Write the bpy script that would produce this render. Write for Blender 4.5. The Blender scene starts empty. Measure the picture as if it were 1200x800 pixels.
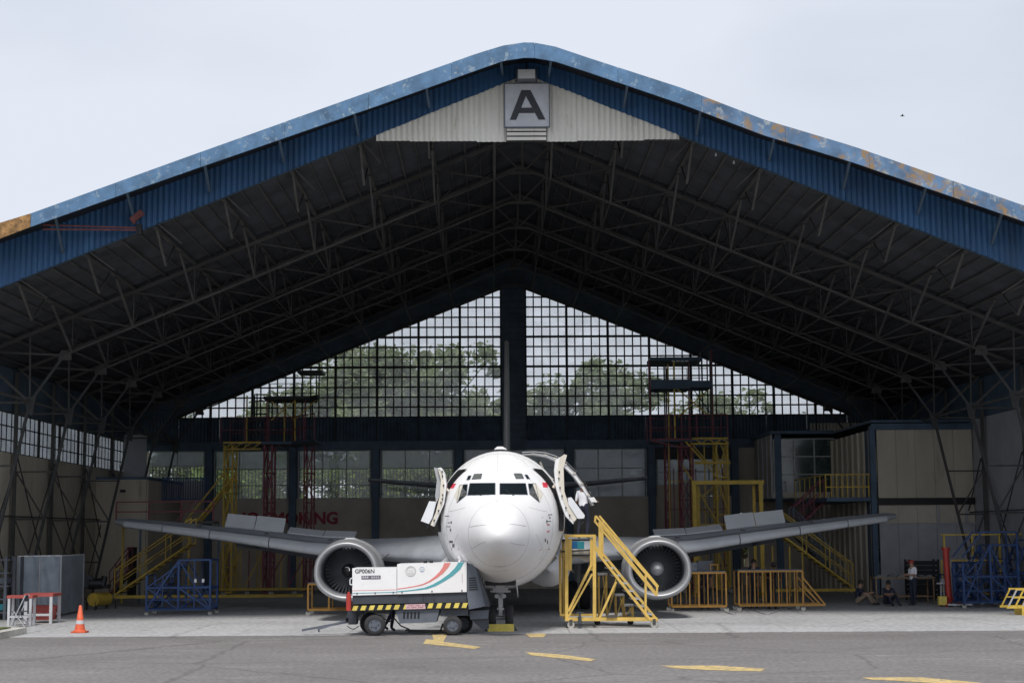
import bpy, bmesh, math, random
from mathutils import Vector, Matrix
random.seed(7)
SC = bpy.context.scene
COL = SC.collection
R = math.radians
# ------------------------------------------------------------------ camera
F = 1900.0; CX = 600.0; CY = 400.0; CAMH = 2.63
TILT = math.atan(226.0 / F); ROLL = 0.007
ct, st = math.cos(TILT), math.sin(TILT)
_fwd = Vector((0, ct, st)); _up = Vector((0, -st, ct)); _rt = Vector((1, 0, 0))
_r2 = _rt * math.cos(ROLL) - _up * math.sin(ROLL)
_u2 = _up * math.cos(ROLL) + _rt * math.sin(ROLL)
cam = bpy.data.cameras.new('camera'); camo = bpy.data.objects.new('camera', cam); COL.objects.link(camo)
m3 = Matrix((_r2, _u2, -_fwd)).transposed()
camo.matrix_world = Matrix.Translation((0, 0, CAMH)) @ m3.to_4x4()
cam.sensor_width = 36; cam.lens = F / 1200 * 36; cam.clip_start = 0.5; cam.clip_end = 3000
SC.camera = camo
# ------------------------------------------------------------------ world
W = bpy.data.worlds.new('World'); SC.world = W; W.use_nodes = True
nt = W.node_tree; nt.nodes.clear()
SUN_EL, SUN_AZ = 57.0, 184.0      # azimuth clockwise from +Y : light comes from behind the camera
sky = nt.nodes.new('ShaderNodeTexSky'); sky.sky_type = 'NISHITA'; sky.sun_disc = False
sky.sun_elevation = R(SUN_EL); sky.sun_rotation = R(SUN_AZ); sky.air_density = 1.0; sky.dust_density = 2.5
tc = nt.nodes.new('ShaderNodeTexCoord')
mp = nt.nodes.new('ShaderNodeMapping'); mp.inputs['Scale'].default_value = (1.3, 1.3, 3.2); mp.inputs['Location'].default_value = (0.35, 0.0, 0.15)
nz = nt.nodes.new('ShaderNodeTexNoise'); nz.inputs['Scale'].default_value = 1.6; nz.inputs['Detail'].default_value = 5; nz.inputs['Roughness'].default_value = 0.45
cr = nt.nodes.new('ShaderNodeValToRGB')
cr.color_ramp.elements[0].position = 0.30; cr.color_ramp.elements[0].color = (0.68, 0.68, 0.68, 1)
cr.color_ramp.elements[1].position = 0.52; cr.color_ramp.elements[1].color = (0.97, 0.97, 0.97, 1)
mx = nt.nodes.new('ShaderNodeMixRGB'); mx.inputs['Color2'].default_value = (7.8, 8.3, 9.25, 1)
bg = nt.nodes.new('ShaderNodeBackground'); bg.inputs['Strength'].default_value = 0.1
out = nt.nodes.new('ShaderNodeOutputWorld')
L = nt.links
L.new(tc.outputs['Generated'], mp.inputs['Vector']); L.new(mp.outputs[0], nz.inputs['Vector'])
L.new(nz.outputs['Fac'], cr.inputs[0]); L.new(cr.outputs[0], mx.inputs['Fac'])
L.new(sky.outputs[0], mx.inputs['Color1']); L.new(mx.outputs[0], bg.inputs['Color']); L.new(bg.outputs[0], out.inputs['Surface'])
sl = bpy.data.lights.new('sun', 'SUN'); sl.energy = 3.1; sl.angle = R(12); sl.color = (1.0, 0.955, 0.89)
so = bpy.data.objects.new('sun', sl); COL.objects.link(so)
_d = Vector((math.sin(R(SUN_AZ)) * math.cos(R(SUN_EL)), math.cos(R(SUN_AZ)) * math.cos(R(SUN_EL)), math.sin(R(SUN_EL))))
so.rotation_euler = (-_d).to_track_quat('-Z', 'Y').to_euler()
SC.view_settings.view_transform = 'Standard'; SC.view_settings.look = 'None'
SC.view_settings.exposure = 0.0; SC.view_settings.gamma = 1.0

# ------------------------------------------------------------------ photograph measurements -> metres
def ray(px, py):
    u = (px - CX) / F; v = (CY - py) / F
    c, s = math.cos(ROLL), math.sin(ROLL)
    u, v = u * c + v * s, v * c - u * s
    return _rt * u + _up * v + _fwd
CO = Vector((0, 0, CAMH))
def P(px, py, Y):
    d = ray(px, py); return CO + d * (Y / d.y)
def G(px, py, z=0.0):
    d = ray(px, py); return CO + d * ((z - CAMH) / d.z)
HO = Vector((0.48, 47.3, 0)); HR = 0.0128
HM = Matrix.Translation(HO) @ Matrix.Rotation(HR, 4, 'Z'); HI = HM.inverted()
def HP(px, py, yl):                      # point on the hangar's own plane y = yl
    o = HI @ CO; d = HI.to_3x3() @ ray(px, py)
    return o + d * ((yl - o.y) / d.y)

# ------------------------------------------------------------------ materials
MATS = {}
def mat(name, col, rough=0.6, metal=0.0, var=0.12, scale=1.5, col2=None, c2=0.5, bump=0.0, bscale=20, spec=0.5, streak=False, col3=None, c3=.6):
    if name in MATS: return MATS[name]
    m = bpy.data.materials.new(name); m.use_nodes = True
    n = m.node_tree.nodes; l = m.node_tree.links
    b = n['Principled BSDF']; b.inputs['Roughness'].default_value = rough; b.inputs['Metallic'].default_value = metal
    b.inputs['Specular IOR Level'].default_value = spec
    g = n.new('ShaderNodeNewGeometry')
    mpn = n.new('ShaderNodeMapping'); l.new(g.outputs['Position'], mpn.inputs['Vector'])
    mpn.inputs['Scale'].default_value = (1, 1, 0.18) if streak else (1, 1, 1)
    no = n.new('ShaderNodeTexNoise'); no.inputs['Scale'].default_value = scale; no.inputs['Detail'].default_value = 6; no.inputs['Roughness'].default_value = 0.62
    l.new(mpn.outputs[0], no.inputs['Vector'])
    ra = n.new('ShaderNodeValToRGB'); e = ra.color_ramp.elements
    c = Vector(col); lo = c * (1 - var * 1.6); hi = c * (1 + var)
    e[0].position = 0.3; e[0].color = (*lo, 1); e[1].position = 0.68; e[1].color = (*[min(1, q) for q in hi], 1)
    l.new(no.outputs['Fac'], ra.inputs[0]); last = ra.outputs[0]
    if col2 is not None:
        n2 = n.new('ShaderNodeTexNoise'); n2.inputs['Scale'].default_value = scale * 2.3; n2.inputs['Detail'].default_value = 9; n2.inputs['Roughness'].default_value = 0.7
        l.new(mpn.outputs[0], n2.inputs['Vector'])
        r2 = n.new('ShaderNodeValToRGB'); r2.color_ramp.elements[0].position = c2; r2.color_ramp.elements[1].position = min(1, c2 + 0.07)
        l.new(n2.outputs['Fac'], r2.inputs[0])
        mm = n.new('ShaderNodeMixRGB'); mm.inputs['Color2'].default_value = (*col2, 1)
        l.new(r2.outputs[0], mm.inputs['Fac']); l.new(last, mm.inputs['Color1']); last = mm.outputs[0]
    if col3 is not None:
        n4 = n.new('ShaderNodeTexNoise'); n4.inputs['Scale'].default_value = scale * 1.6; n4.inputs['Detail'].default_value = 10; n4.inputs['Roughness'].default_value = 0.75; n4.inputs['Distortion'].default_value = .4
        l.new(g.outputs['Position'], n4.inputs['Vector'])
        r4 = n.new('ShaderNodeValToRGB'); r4.color_ramp.elements[0].position = c3; r4.color_ramp.elements[1].position = min(1, c3 + 0.11)
        l.new(n4.outputs['Fac'], r4.inputs[0])
        m4 = n.new('ShaderNodeMixRGB'); m4.inputs['Color2'].default_value = (*col3, 1)
        l.new(r4.outputs[0], m4.inputs['Fac']); l.new(last, m4.inputs['Color1']); last = m4.outputs[0]
    l.new(last, b.inputs['Base Color'])
    if bump:
        n3 = n.new('ShaderNodeTexNoise'); n3.inputs['Scale'].default_value = bscale; n3.inputs['Detail'].default_value = 4
        l.new(g.outputs['Position'], n3.inputs['Vector'])
        bp = n.new('ShaderNodeBump'); bp.inputs['Strength'].default_value = bump; bp.inputs['Distance'].default_value = 0.02
        l.new(n3.outputs['Fac'], bp.inputs['Height']); l.new(bp.outputs[0], b.inputs['Normal'])
    MATS[name] = m; return m

def glass_mat(name, tint, dirt, dcol, rough=0.08):
    m = bpy.data.materials.new(name); m.use_nodes = True
    n = m.node_tree.nodes; l = m.node_tree.links; n.clear()
    o = n.new('ShaderNodeOutputMaterial')
    t = n.new('ShaderNodeBsdfTransparent'); t.inputs[0].default_value = (*tint, 1)
    gl = n.new('ShaderNodeBsdfGlossy'); gl.inputs['Roughness'].default_value = rough
    d = n.new('ShaderNodeBsdfDiffuse'); d.inputs[0].default_value = (*dcol, 1)
    tr = n.new('ShaderNodeBsdfTranslucent'); tr.inputs[0].default_value = (*dcol, 1)
    a = n.new('ShaderNodeMixShader'); a.inputs[0].default_value = 0.6; l.new(d.outputs[0], a.inputs[1]); l.new(tr.outputs[0], a.inputs[2])
    g = n.new('ShaderNodeNewGeometry'); no = n.new('ShaderNodeTexNoise'); no.inputs['Scale'].default_value = 1.1; no.inputs['Detail'].default_value = 5
    l.new(g.outputs['Position'], no.inputs['Vector'])
    mr = n.new('ShaderNodeMapRange'); mr.inputs[1].default_value = 0.3; mr.inputs[2].default_value = 0.7
    mr.inputs[3].default_value = dirt * 0.55; mr.inputs[4].default_value = min(1, dirt * 1.4); l.new(no.outputs['Fac'], mr.inputs[0])
    b = n.new('ShaderNodeMixShader'); l.new(mr.outputs[0], b.inputs[0]); l.new(t.outputs[0], b.inputs[1]); l.new(a.outputs[0], b.inputs[2])
    fr = n.new('ShaderNodeFresnel'); fr.inputs[0].default_value = 1.45
    c = n.new('ShaderNodeMixShader'); l.new(fr.outputs[0], c.inputs[0]); l.new(b.outputs[0], c.inputs[1]); l.new(gl.outputs[0], c.inputs[2])
    l.new(c.outputs[0], o.inputs[0]); MATS[name] = m; return m

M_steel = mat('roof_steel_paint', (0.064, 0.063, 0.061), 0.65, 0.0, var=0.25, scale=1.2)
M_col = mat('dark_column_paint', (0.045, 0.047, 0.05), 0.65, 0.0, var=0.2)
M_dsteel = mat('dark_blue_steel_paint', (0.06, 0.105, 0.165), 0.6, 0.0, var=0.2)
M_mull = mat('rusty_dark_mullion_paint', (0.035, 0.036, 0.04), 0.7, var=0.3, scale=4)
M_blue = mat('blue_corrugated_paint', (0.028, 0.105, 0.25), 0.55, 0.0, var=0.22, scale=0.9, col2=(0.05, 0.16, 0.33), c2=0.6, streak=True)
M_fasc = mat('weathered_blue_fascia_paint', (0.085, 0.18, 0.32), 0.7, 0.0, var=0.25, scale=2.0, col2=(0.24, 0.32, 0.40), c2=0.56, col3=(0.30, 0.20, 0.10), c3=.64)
M_rust = mat('rusty_orange_fascia_paint', (0.32, 0.18, 0.07), 0.85, 0.0, var=0.4, scale=5, col2=(0.08, 0.05, 0.035), c2=0.55)
M_fasr = mat('blue_fascia_paint_with_rust', (0.10, 0.185, 0.32), 0.75, 0.0, var=0.3, scale=1.3, col2=(0.30, 0.34, 0.37), c2=0.54, col3=(0.28, 0.18, 0.085), c3=.49)
M_wside = mat('aged_white_corrugated_paint', (0.84, 0.83, 0.77), 0.55, 0.0, var=0.07, scale=1.5, col2=(0.60, 0.57, 0.49), c2=0.6, streak=True)
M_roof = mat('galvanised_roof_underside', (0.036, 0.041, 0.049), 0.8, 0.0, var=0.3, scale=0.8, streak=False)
M_dside = mat('dark_teal_corrugated_paint', (0.06, 0.095, 0.14), 0.65, 0.0, var=0.25)
M_tan = mat('tan_wall_paint', (0.50, 0.45, 0.38), 0.85, 0.0, var=0.15, scale=0.7)
M_cream = mat('cream_wall_paint', (0.50, 0.455, 0.37), 0.85, 0.0, var=0.12, scale=0.8, col2=(0.36, 0.325, 0.26), c2=0.6, streak=True)
M_grey = mat('grey_wall_paint', (0.36, 0.37, 0.40), 0.85, 0.0, var=0.10, scale=0.8)
M_white = mat('white_aircraft_paint', (0.78, 0.78, 0.79), 0.70, 0.0, spec=0.2, var=0.035, scale=1.3, col2=(0.72, 0.71, 0.69), c2=0.6, col3=(0.60, 0.59, 0.57), c3=.68)
M_wing = mat('grey_wing_paint', (0.36, 0.385, 0.42), 0.45, 0.0, var=0.12, scale=1.4)
M_wingd = mat('darker_grey_wing_paint', (0.20, 0.22, 0.25), 0.45, 0.0, var=0.15, scale=1.6)
M_lightgrey = mat('light_grey_panel_paint', (0.68, 0.70, 0.73), 0.45, 0.0, var=0.05)
M_metal = mat('polished_inlet_metal', (0.42, 0.43, 0.45), 0.48, 0.6, var=0.06, scale=3)
M_nac = mat('grey_nacelle_paint', (0.40, 0.41, 0.43), 0.42, 0.1, var=0.08)
M_dark = mat('near_black_metal', (0.02, 0.021, 0.024), 0.5, 0.3, var=0.2)
M_blade = mat('dark_titanium_blade', (0.17, 0.18, 0.20), 0.42, 0.5, var=0.15)
M_rubber = mat('tyre_rubber', (0.03, 0.03, 0.033), 0.8, 0.0, var=0.2, scale=6)
M_yel = mat('yellow_stand_paint', (0.62, 0.415, 0.10), 0.55, 0.0, var=0.16, scale=3.5, col2=(0.36, 0.22, 0.06), c2=0.66)
M_yel2 = mat('ochre_stand_paint', (0.58, 0.40, 0.06), 0.6, 0.0, var=0.18, scale=3, col2=(0.22, 0.13, 0.04), c2=0.66)
M_orange = mat('orange_stand_paint', (0.33, 0.17, 0.03), 0.6, 0.0, var=0.18, scale=3)
M_red = mat('dark_red_stand_paint', (0.20, 0.045, 0.065), 0.6, 0.0, var=0.2, scale=3)
M_bred = mat('bright_red_paint', (0.42, 0.04, 0.03), 0.45, 0.0, var=0.12, scale=3)
M_bst = mat('blue_stand_paint', (0.011, 0.048, 0.165), 0.5, 0.0, var=0.2, scale=3)
M_chock = mat('chock_yellow_paint', (0.72, 0.58, 0.12), 0.6, var=0.12, scale=6)
M_gpuw = mat('gpu_white_paint', (0.83, 0.83, 0.84), 0.35, 0.0, var=0.03, scale=2.5, col2=(0.70, 0.69, 0.67), c2=.64)
M_gpud = mat('gpu_charcoal_paint', (0.045, 0.052, 0.066), 0.5, 0.0, var=0.18, scale=3)
M_gpug = mat('gpu_slate_paint', (0.11, 0.125, 0.155), 0.5, 0.0, var=0.12, scale=2)
M_skin = mat('skin', (0.30, 0.17, 0.11), 0.6, var=0.05)
M_hair = mat('dark_hair', (0.012, 0.010, 0.009), 0.6)
M_shirt = mat('white_shirt_cloth', (0.78, 0.79, 0.84), 0.85, var=0.04)
M_navy = mat('navy_cloth', (0.02, 0.025, 0.045), 0.9, var=0.15)
M_khaki = mat('khaki_cloth', (0.24, 0.19, 0.14), 0.9, var=0.12)
M_letter = mat('charcoal_sign_paint', (0.035, 0.038, 0.05), 0.6)
M_board = mat('pale_grey_sign_paint', (0.56, 0.58, 0.64), 0.6, var=0.08, scale=2.5, col2=(0.44, 0.46, 0.52), c2=0.6)
M_tarp = mat('grey_tarpaulin', (0.26, 0.30, 0.345), 0.4, 0.0, var=0.16, scale=2, bump=0.6, bscale=3)
M_cone = mat('faded_orange_cone_plastic', (0.62, 0.11, 0.045), 0.6, var=0.12, scale=7)
M_flagr = mat('flag_red', (0.72, 0.05, 0.09), 0.5)
M_pale = mat('cream_door_liner', (0.66, 0.62, 0.54), 0.6, var=0.08, scale=4)
M_wcast = mat('pale_caster_plastic', (0.36, 0.35, 0.32), 0.6)
M_wtable = mat('white_table_paint', (0.48, 0.49, 0.51), 0.6)
M_rtop = mat('faded_red_top', (0.36, 0.07, 0.06), 0.7, var=0.2, scale=4)
M_cyan = mat('teal_plastic', (0.02, 0.22, 0.27), 0.5)
M_mark = mat('worn_yellow_road_paint', (0.55, 0.41, 0.17), 0.85, var=0.16, scale=3.0, col2=(0.24, 0.21, 0.18), c2=0.52)
M_bark = mat('bark', (0.10, 0.08, 0.06), 0.9, var=0.3, scale=5)
G_gable = glass_mat('dusty_gable_glass', (0.985, 0.99, 0.995), 0.20, (0.95, 0.96, 0.98))
G_low = glass_mat('smoky_lower_glass', (0.95, 0.96, 0.95), 0.12, (0.6, 0.62, 0.65))
G_opq = glass_mat('grey_reflective_glass', (0.4, 0.42, 0.44), 0.75, (0.55, 0.57, 0.62))
G_mid = glass_mat('dirty_lower_glass', (0.6, 0.63, 0.64), 0.55, (0.5, 0.52, 0.56))
G_side = glass_mat('grimy_side_glass', (0.34, 0.36, 0.38), 0.5, (0.30, 0.31, 0.33))
M_bay = mat('teal_black_window', (0.045, 0.07, 0.07), 0.12, var=0.5, scale=1.2, col2=(0.09, 0.12, 0.11), c2=.55, spec=0.9)
M_wsh = mat('cockpit_glass', (0.012, 0.018, 0.022), 0.08, 0.0, var=0.1, scale=3, spec=0.8)

# ------------------------------------------------------------------ mesh helpers
class MB:
    def __init__(s): s.v = []; s.f = []; s.mi = []; s.sm = []
    def add(s, vs, fs, mi=0, smooth=False):
        o = len(s.v); s.v += [tuple(q) for q in vs]
        s.f += [tuple(i + o for i in q) for q in fs]; s.mi += [mi] * len(fs); s.sm += [smooth] * len(fs); return s
    def box(s, c, d, rot=None, mi=0):
        x, y, z = (q / 2 for q in d); vs = [Vector((a * x, b * y, e * z)) for a in (-1, 1) for b in (-1, 1) for e in (-1, 1)]
        if rot is not None: vs = [rot @ q for q in vs]
        c = Vector(c); vs = [q + c for q in vs]
        return s.add(vs, [(0, 1, 3, 2), (4, 6, 7, 5), (0, 4, 5, 1), (2, 3, 7, 6), (0, 2, 6, 4), (1, 5, 7, 3)], mi)
    def bar(s, p, q, w, h=None, mi=0):
        p = Vector(p); q = Vector(q); d = q - p; h = h or w
        if d.length < 1e-6: return s
        return s.box((p + q) / 2, (w, h, d.length), frame(d), mi)
    def tube(s, p, q, r, r2=None, n=8, mi=0, caps=True):
        p = Vector(p); q = Vector(q); r2 = r if r2 is None else r2; f = frame(q - p); vs = []
        for c, rr in ((p, r), (q, r2)):
            for i in range(n):
                a = 2 * math.pi * i / n; vs.append(c + f @ Vector((math.cos(a) * rr, math.sin(a) * rr, 0)))
        s.add(vs, [(i, (i + 1) % n, n + (i + 1) % n, n + i) for i in range(n)], mi, True)
        if caps: s.add(vs, [tuple(range(n))[::-1], tuple(range(n, 2 * n))], mi)
        return s
    def path(s, pts, r, n=8, mi=0):
        for a, b in zip(pts[:-1], pts[1:]): s.tube(a, b, r, n=n, mi=mi)
        return s
    def loft(s, rings, mi=0, closed=True, caps=True, smooth=True):
        n = len(rings[0]); o = []
        for r_ in rings: o += [tuple(q) for q in r_]
        fs = []
        for k in range(len(rings) - 1):
            for i in range(n if closed else n - 1):
                j = (i + 1) % n; fs.append((k * n + i, k * n + j, (k + 1) * n + j, (k + 1) * n + i))
        s.add(o, fs, mi, smooth)
        if caps and closed:
            s.add(rings[0], [tuple(range(n))[::-1]], mi); s.add(rings[-1], [tuple(range(n))], mi)
        return s
    def extrude(s, poly, off, mi=0):                    # planar polygon (3d points) extruded by a vector
        n = len(poly); off = Vector(off); a = [Vector(q) for q in poly]; b = [q + off for q in a]
        return s.add(a + b, [tuple(range(n))[::-1], tuple(range(n, 2 * n))] + [(i, (i + 1) % n, n + (i + 1) % n, n + i) for i in range(n)], mi)
    def poly(s, pts, mi=0): return s.add(pts, [tuple(range(len(pts)))], mi)
    def mesh(s, name, mats):
        me = bpy.data.meshes.new(name); me.from_pydata(s.v, [], s.f)
        for m in (mats if isinstance(mats, (list, tuple)) else [mats]): me.materials.append(m)
        me.polygons.foreach_set('material_index', s.mi); me.polygons.foreach_set('use_smooth', s.sm)
        me.update(); return me
    def build(s, name, mats, parent=None, fix=True):
        me = s.mesh(name, mats)
        if fix:
            b = bmesh.new(); b.from_mesh(me); bmesh.ops.recalc_face_normals(b, faces=b.faces); b.to_mesh(me); b.free()
        return link(name, me, parent)
def frame(d):
    d = Vector(d).normalized(); up = Vector((0, 1, 0)) if abs(d.y) < 0.95 else Vector((1, 0, 0))
    x = up.cross(d).normalized(); y = d.cross(x); return Matrix((x, y, d)).transposed()
def link(name, me, parent=None):
    o = bpy.data.objects.new(name, me); COL.objects.link(o)
    if parent is not None: o.parent = parent
    return o
def tag(o, label=None, cat=None, group=None, kind=None):
    if label: o['label'] = label
    if cat: o['category'] = cat
    if group: o['group'] = group
    if kind: o['kind'] = kind
    return o
def thing(name, label, cat, loc=(0, 0, 0), rz=0.0, group=None):
    o = bpy.data.objects.new(name, None); COL.objects.link(o); o.location = loc; o.rotation_euler = (0, 0, rz)
    o.empty_display_size = 0.3
    return tag(o, label, cat, group)
def empty_part(name, parent, loc=(0, 0, 0)):
    o = bpy.data.objects.new(name, None); COL.objects.link(o); o.parent = parent; o.location = loc; return o
_unit = {}
def ubox(m):
    if ('b', m.name) not in _unit:
        q = MB().box((0, 0, 0), (1, 1, 1)); _unit[('b', m.name)] = q.mesh('bar', m)
    return _unit[('b', m.name)]
def ucyl(m):
    if ('c', m.name) not in _unit:
        q = MB().tube((0, 0, -.5), (0, 0, .5), .5, n=10); _unit[('c', m.name)] = q.mesh('pipe', m)
    return _unit[('c', m.name)]
def sbar(name, p, q, w, m, parent, h=None, round_=False):
    p = Vector(p); q = Vector(q); d = q - p; h = h or w
    o = link(name, ucyl(m) if round_ else ubox(m), parent)
    o.matrix_local = Matrix.Translation((p + q) / 2) @ frame(d).to_4x4() @ Matrix.Diagonal((w, h, d.length, 1))
    return o
def sbox(name, c, d, m, parent, rz=0):
    o = link(name, ubox(m), parent)
    o.matrix_local = Matrix.Translation(c) @ Matrix.Rotation(rz, 4, 'Z') @ Matrix.Diagonal((*d, 1)); return o
def clip(poly, a, b, c):                                # keep a*x + b*z <= c of a list of (x, z)
    out = []
    for i in range(len(poly)):
        p, q = poly[i], poly[(i + 1) % len(poly)]; dp = a * p[0] + b * p[1] - c; dq = a * q[0] + b * q[1] - c
        if dp <= 0: out.append(p)
        if (dp < 0) != (dq < 0) and dp != dq:
            t = dp / (dp - dq); out.append((p[0] + (q[0] - p[0]) * t, p[1] + (q[1] - p[1]) * t))
    return out
def text_mesh(name, body, size, m, parent, M, depth=0.003, shear=0.0, bold=0.0, align='LEFT', xs=1.0):
    c = bpy.data.curves.new(name, 'FONT'); c.body = body; c.size = size; c.extrude = depth; c.shear = shear; c.offset = bold; c.align_x = align
    t = bpy.data.objects.new(name, c); COL.objects.link(t)
    dg = bpy.context.evaluated_depsgraph_get(); me = bpy.data.meshes.new_from_object(t.evaluated_get(dg))
    bpy.data.objects.remove(t); bpy.data.curves.remove(c)
    me.materials.clear(); me.materials.append(m); me.transform(Matrix.Diagonal((xs, 1, 1, 1)))
    o = link(name, me, parent); o.matrix_local = M; return o
FRONT = Matrix.Rotation(R(90), 4, 'X')                  # text that reads from the camera side (-Y)
# ================================================================== SETTING: ground
def sheet(name, x0, y0, x1, y1, z, m, nx=1, ny=1):
    q = MB()
    vs = [(x0 + (x1 - x0) * i / nx, y0 + (y1 - y0) * j / ny, z) for j in range(ny + 1) for i in range(nx + 1)]
    q.add(vs, [(j * (nx + 1) + i, j * (nx + 1) + i + 1, (j + 1) * (nx + 1) + i + 1, (j + 1) * (nx + 1) + i) for j in range(ny) for i in range(nx)])
    return q.build(name, m)
def ground_mat(name, base, light, dark, rough, fine, stripes=None, bump=0.3):
    m = bpy.data.materials.new(name); m.use_nodes = True; n = m.node_tree.nodes; l = m.node_tree.links; b = n['Principled BSDF']
    b.inputs['Roughness'].default_value = rough; b.inputs['Specular IOR Level'].default_value = 0.3
    g = n.new('ShaderNodeNewGeometry')
    def noise(sc, sv=(1, 1, 1), det=6, rg=0.6):
        mpn = n.new('ShaderNodeMapping'); mpn.inputs['Scale'].default_value = sv; l.new(g.outputs['Position'], mpn.inputs[0])
        q = n.new('ShaderNodeTexNoise'); q.inputs['Scale'].default_value = sc; q.inputs['Detail'].default_value = det; q.inputs['Roughness'].default_value = rg
        l.new(mpn.outputs[0], q.inputs['Vector']); return q.outputs['Fac']
    def ramp(f, p0, c0, p1, c1):
        r_ = n.new('ShaderNodeValToRGB'); r_.color_ramp.elements[0].position = p0; r_.color_ramp.elements[0].color = (*c0, 1)
        r_.color_ramp.elements[1].position = p1; r_.color_ramp.elements[1].color = (*c1, 1); l.new(f, r_.inputs[0]); return r_.outputs[0]
    def mix(f, a, c, mode='MIX'):
        x = n.new('ShaderNodeMixRGB'); x.blend_type = mode
        if isinstance(f, float): x.inputs['Fac'].default_value = f
        else: l.new(f, x.inputs['Fac'])
        l.new(a, x.inputs['Color1'])
        if isinstance(c, tuple): x.inputs['Color2'].default_value = (*c, 1)
        else: l.new(c, x.inputs['Color2'])
        return x.outputs[0]
    big = ramp(noise(0.16, (1, 1.6, 1)), 0.32, dark, 0.66, base)
    pat = ramp(noise(0.55, (1, 2.2, 1), 8, 0.7), 0.55, (0, 0, 0), 0.72, (1, 1, 1))
    c = mix(pat, big, light)
    spk = ramp(noise(fine, (1, 1, 1), 2, 0.5), 0.35, (0.72, 0.72, 0.72), 0.70, (1.25, 1.25, 1.25))
    c = mix(0.8, c, spk, 'MULTIPLY')
    if stripes: c = mix(ramp(noise(0.9, (0.12, 3.0, 1), 6, 0.75), 0.60, (0, 0, 0), 0.68, (1, 1, 1)), c, stripes)
    vo = n.new('ShaderNodeTexVoronoi'); vo.feature = 'DISTANCE_TO_EDGE'; vo.inputs['Scale'].default_value = .22
    nd = n.new('ShaderNodeTexNoise'); nd.inputs['Scale'].default_value = 1.2; nd.inputs['Detail'].default_value = 6; l.new(g.outputs['Position'], nd.inputs['Vector'])
    va = n.new('ShaderNodeMixRGB'); va.inputs['Fac'].default_value = .25; l.new(g.outputs['Position'], va.inputs['Color1']); l.new(nd.outputs['Color'], va.inputs['Color2']); l.new(va.outputs[0], vo.inputs['Vector'])
    c = mix(.45, c, ramp(vo.outputs['Distance'], 0.0, (.35, .35, .35), .012, (1, 1, 1)), 'MULTIPLY')
    c = mix(.55, c, ramp(noise(.35, (1, 1, 1), 9, .72), .30, (.62, .61, .60), .42, (1, 1, 1)), 'MULTIPLY')
    l.new(c, b.inputs['Base Color'])
    bp = n.new('ShaderNodeBump'); bp.inputs['Strength'].default_value = bump; bp.inputs['Distance'].default_value = 0.01
    l.new(noise(fine * 0.8, (1, 1, 1), 3), bp.inputs['Height']); l.new(bp.outputs[0], b.inputs['Normal'])
    MATS[name] = m; return m
M_asph = ground_mat('old_asphalt', (0.205, 0.194, 0.192), (0.26, 0.246, 0.24), (0.16, 0.151, 0.15), 0.9, 9.0, stripes=(0.24, 0.23, 0.228))
M_conc = ground_mat('apron_concrete', (0.46, 0.465, 0.475), (0.52, 0.52, 0.53), (0.37, 0.375, 0.385), 0.7, 6.0, stripes=(0.27, 0.27, 0.28), bump=0.12)
M_grass = ground_mat('dry_grass_ground', (0.10, 0.13, 0.04), (0.15, 0.15, 0.06), (0.06, 0.085, 0.03), 0.95, 12.0, bump=0.6)
tag(sheet('ground', -700, -300, 700, 1500, -0.03, M_grass), kind='structure')
tag(sheet('apron_asphalt', -60, -40, 60, 43.95, 0.0, M_asph), kind='structure')
EDGE = 43.9
cf = thing('concrete_floor', None, None); cf['kind'] = 'structure'; cf.empty_display_size = 1
for i in range(-7, 8):                                  # cast slabs with open joints
    for j in range(8):
        x0, x1 = i * 3.0 - 1.5, i * 3.0 + 1.5; y0 = EDGE if j == 0 else 46.6 + (j - 1) * 5; y1 = 46.6 + j * 5
        if y0 > 80: continue
        q = MB(); g = 0.012
        dz = random.uniform(0, 0.002)
        q.box(((x0 + x1) / 2, (y0 + y1) / 2, -0.036 + dz), (x1 - x0 - g, y1 - y0 - g, 0.088))
        q.build('floor_slab', M_conc, cf)
tag(sheet('floor_bedding', -22.6, EDGE - .002, 22.6, 82, -0.012, M_gpud), kind='structure')
# yellow lead-in markings
def marking(pts, label=None):
    q = MB(); q.extrude([G(x, y, 0.004) for x, y in pts], (0, 0, 0.004)); return q
mk = [
 [(506, 741.5), (525, 741.5), (519.5, 751.5), (564, 757.6), (556, 759.8), (496, 753.6), (499, 748.6), (508, 748.9)],
 [(611, 738.6), (628, 737.4), (640, 743), (637, 746), (621, 746.2)],
 [(616, 763.6), (655, 766.2), (699, 772), (692, 774.2), (650, 770.2), (622, 767.2)],
 [(774, 779.6), (840, 779.4), (897, 783.2), (892, 786), (840, 785), (790, 782.4)],
 [(1010, 793.4), (1080, 793.2), (1150, 799.6), (1130, 802), (1060, 797.6), (1020, 795.6)]]
for p in mk: tag(marking(p).build('road_marking', M_mark), kind='structure')
# kerb with a strip of lawn at the left edge
kp = [G(-90, 733.5), G(37.5, 731.2), G(37.5, 741.5), G(0, 747), G(-90, 760)]
M_kerb = mat('kerb_concrete', (0.47, 0.46, 0.42), 0.9, var=0.18, scale=2, col2=(0.30, 0.29, 0.26), c2=0.6)
a = G(38, 741); b_ = G(-60, 756); c = G(-60, 733); d = G(38, 736)
q = MB()
P1 = Vector((a.x, a.y, 0)); 
q = MB(); q.extrude([(-30, 39.6, -.02), (P1.x - .0, 42.5, -.02), (P1.x, 45.4, -.02), (-30, 45.4, -.02)], (0, 0, 0.20))
tag(q.build('kerb', M_kerb), kind='structure')
q = MB(); q.extrude([(-30, 39.95, .18), (P1.x - .35, 42.85, .18), (P1.x - .35, 45.1, .18), (-30, 45.1, .18)], (0, 0, 0.03))
tag(q.build('lawn', M_grass), kind='structure')
q = MB()
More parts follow.
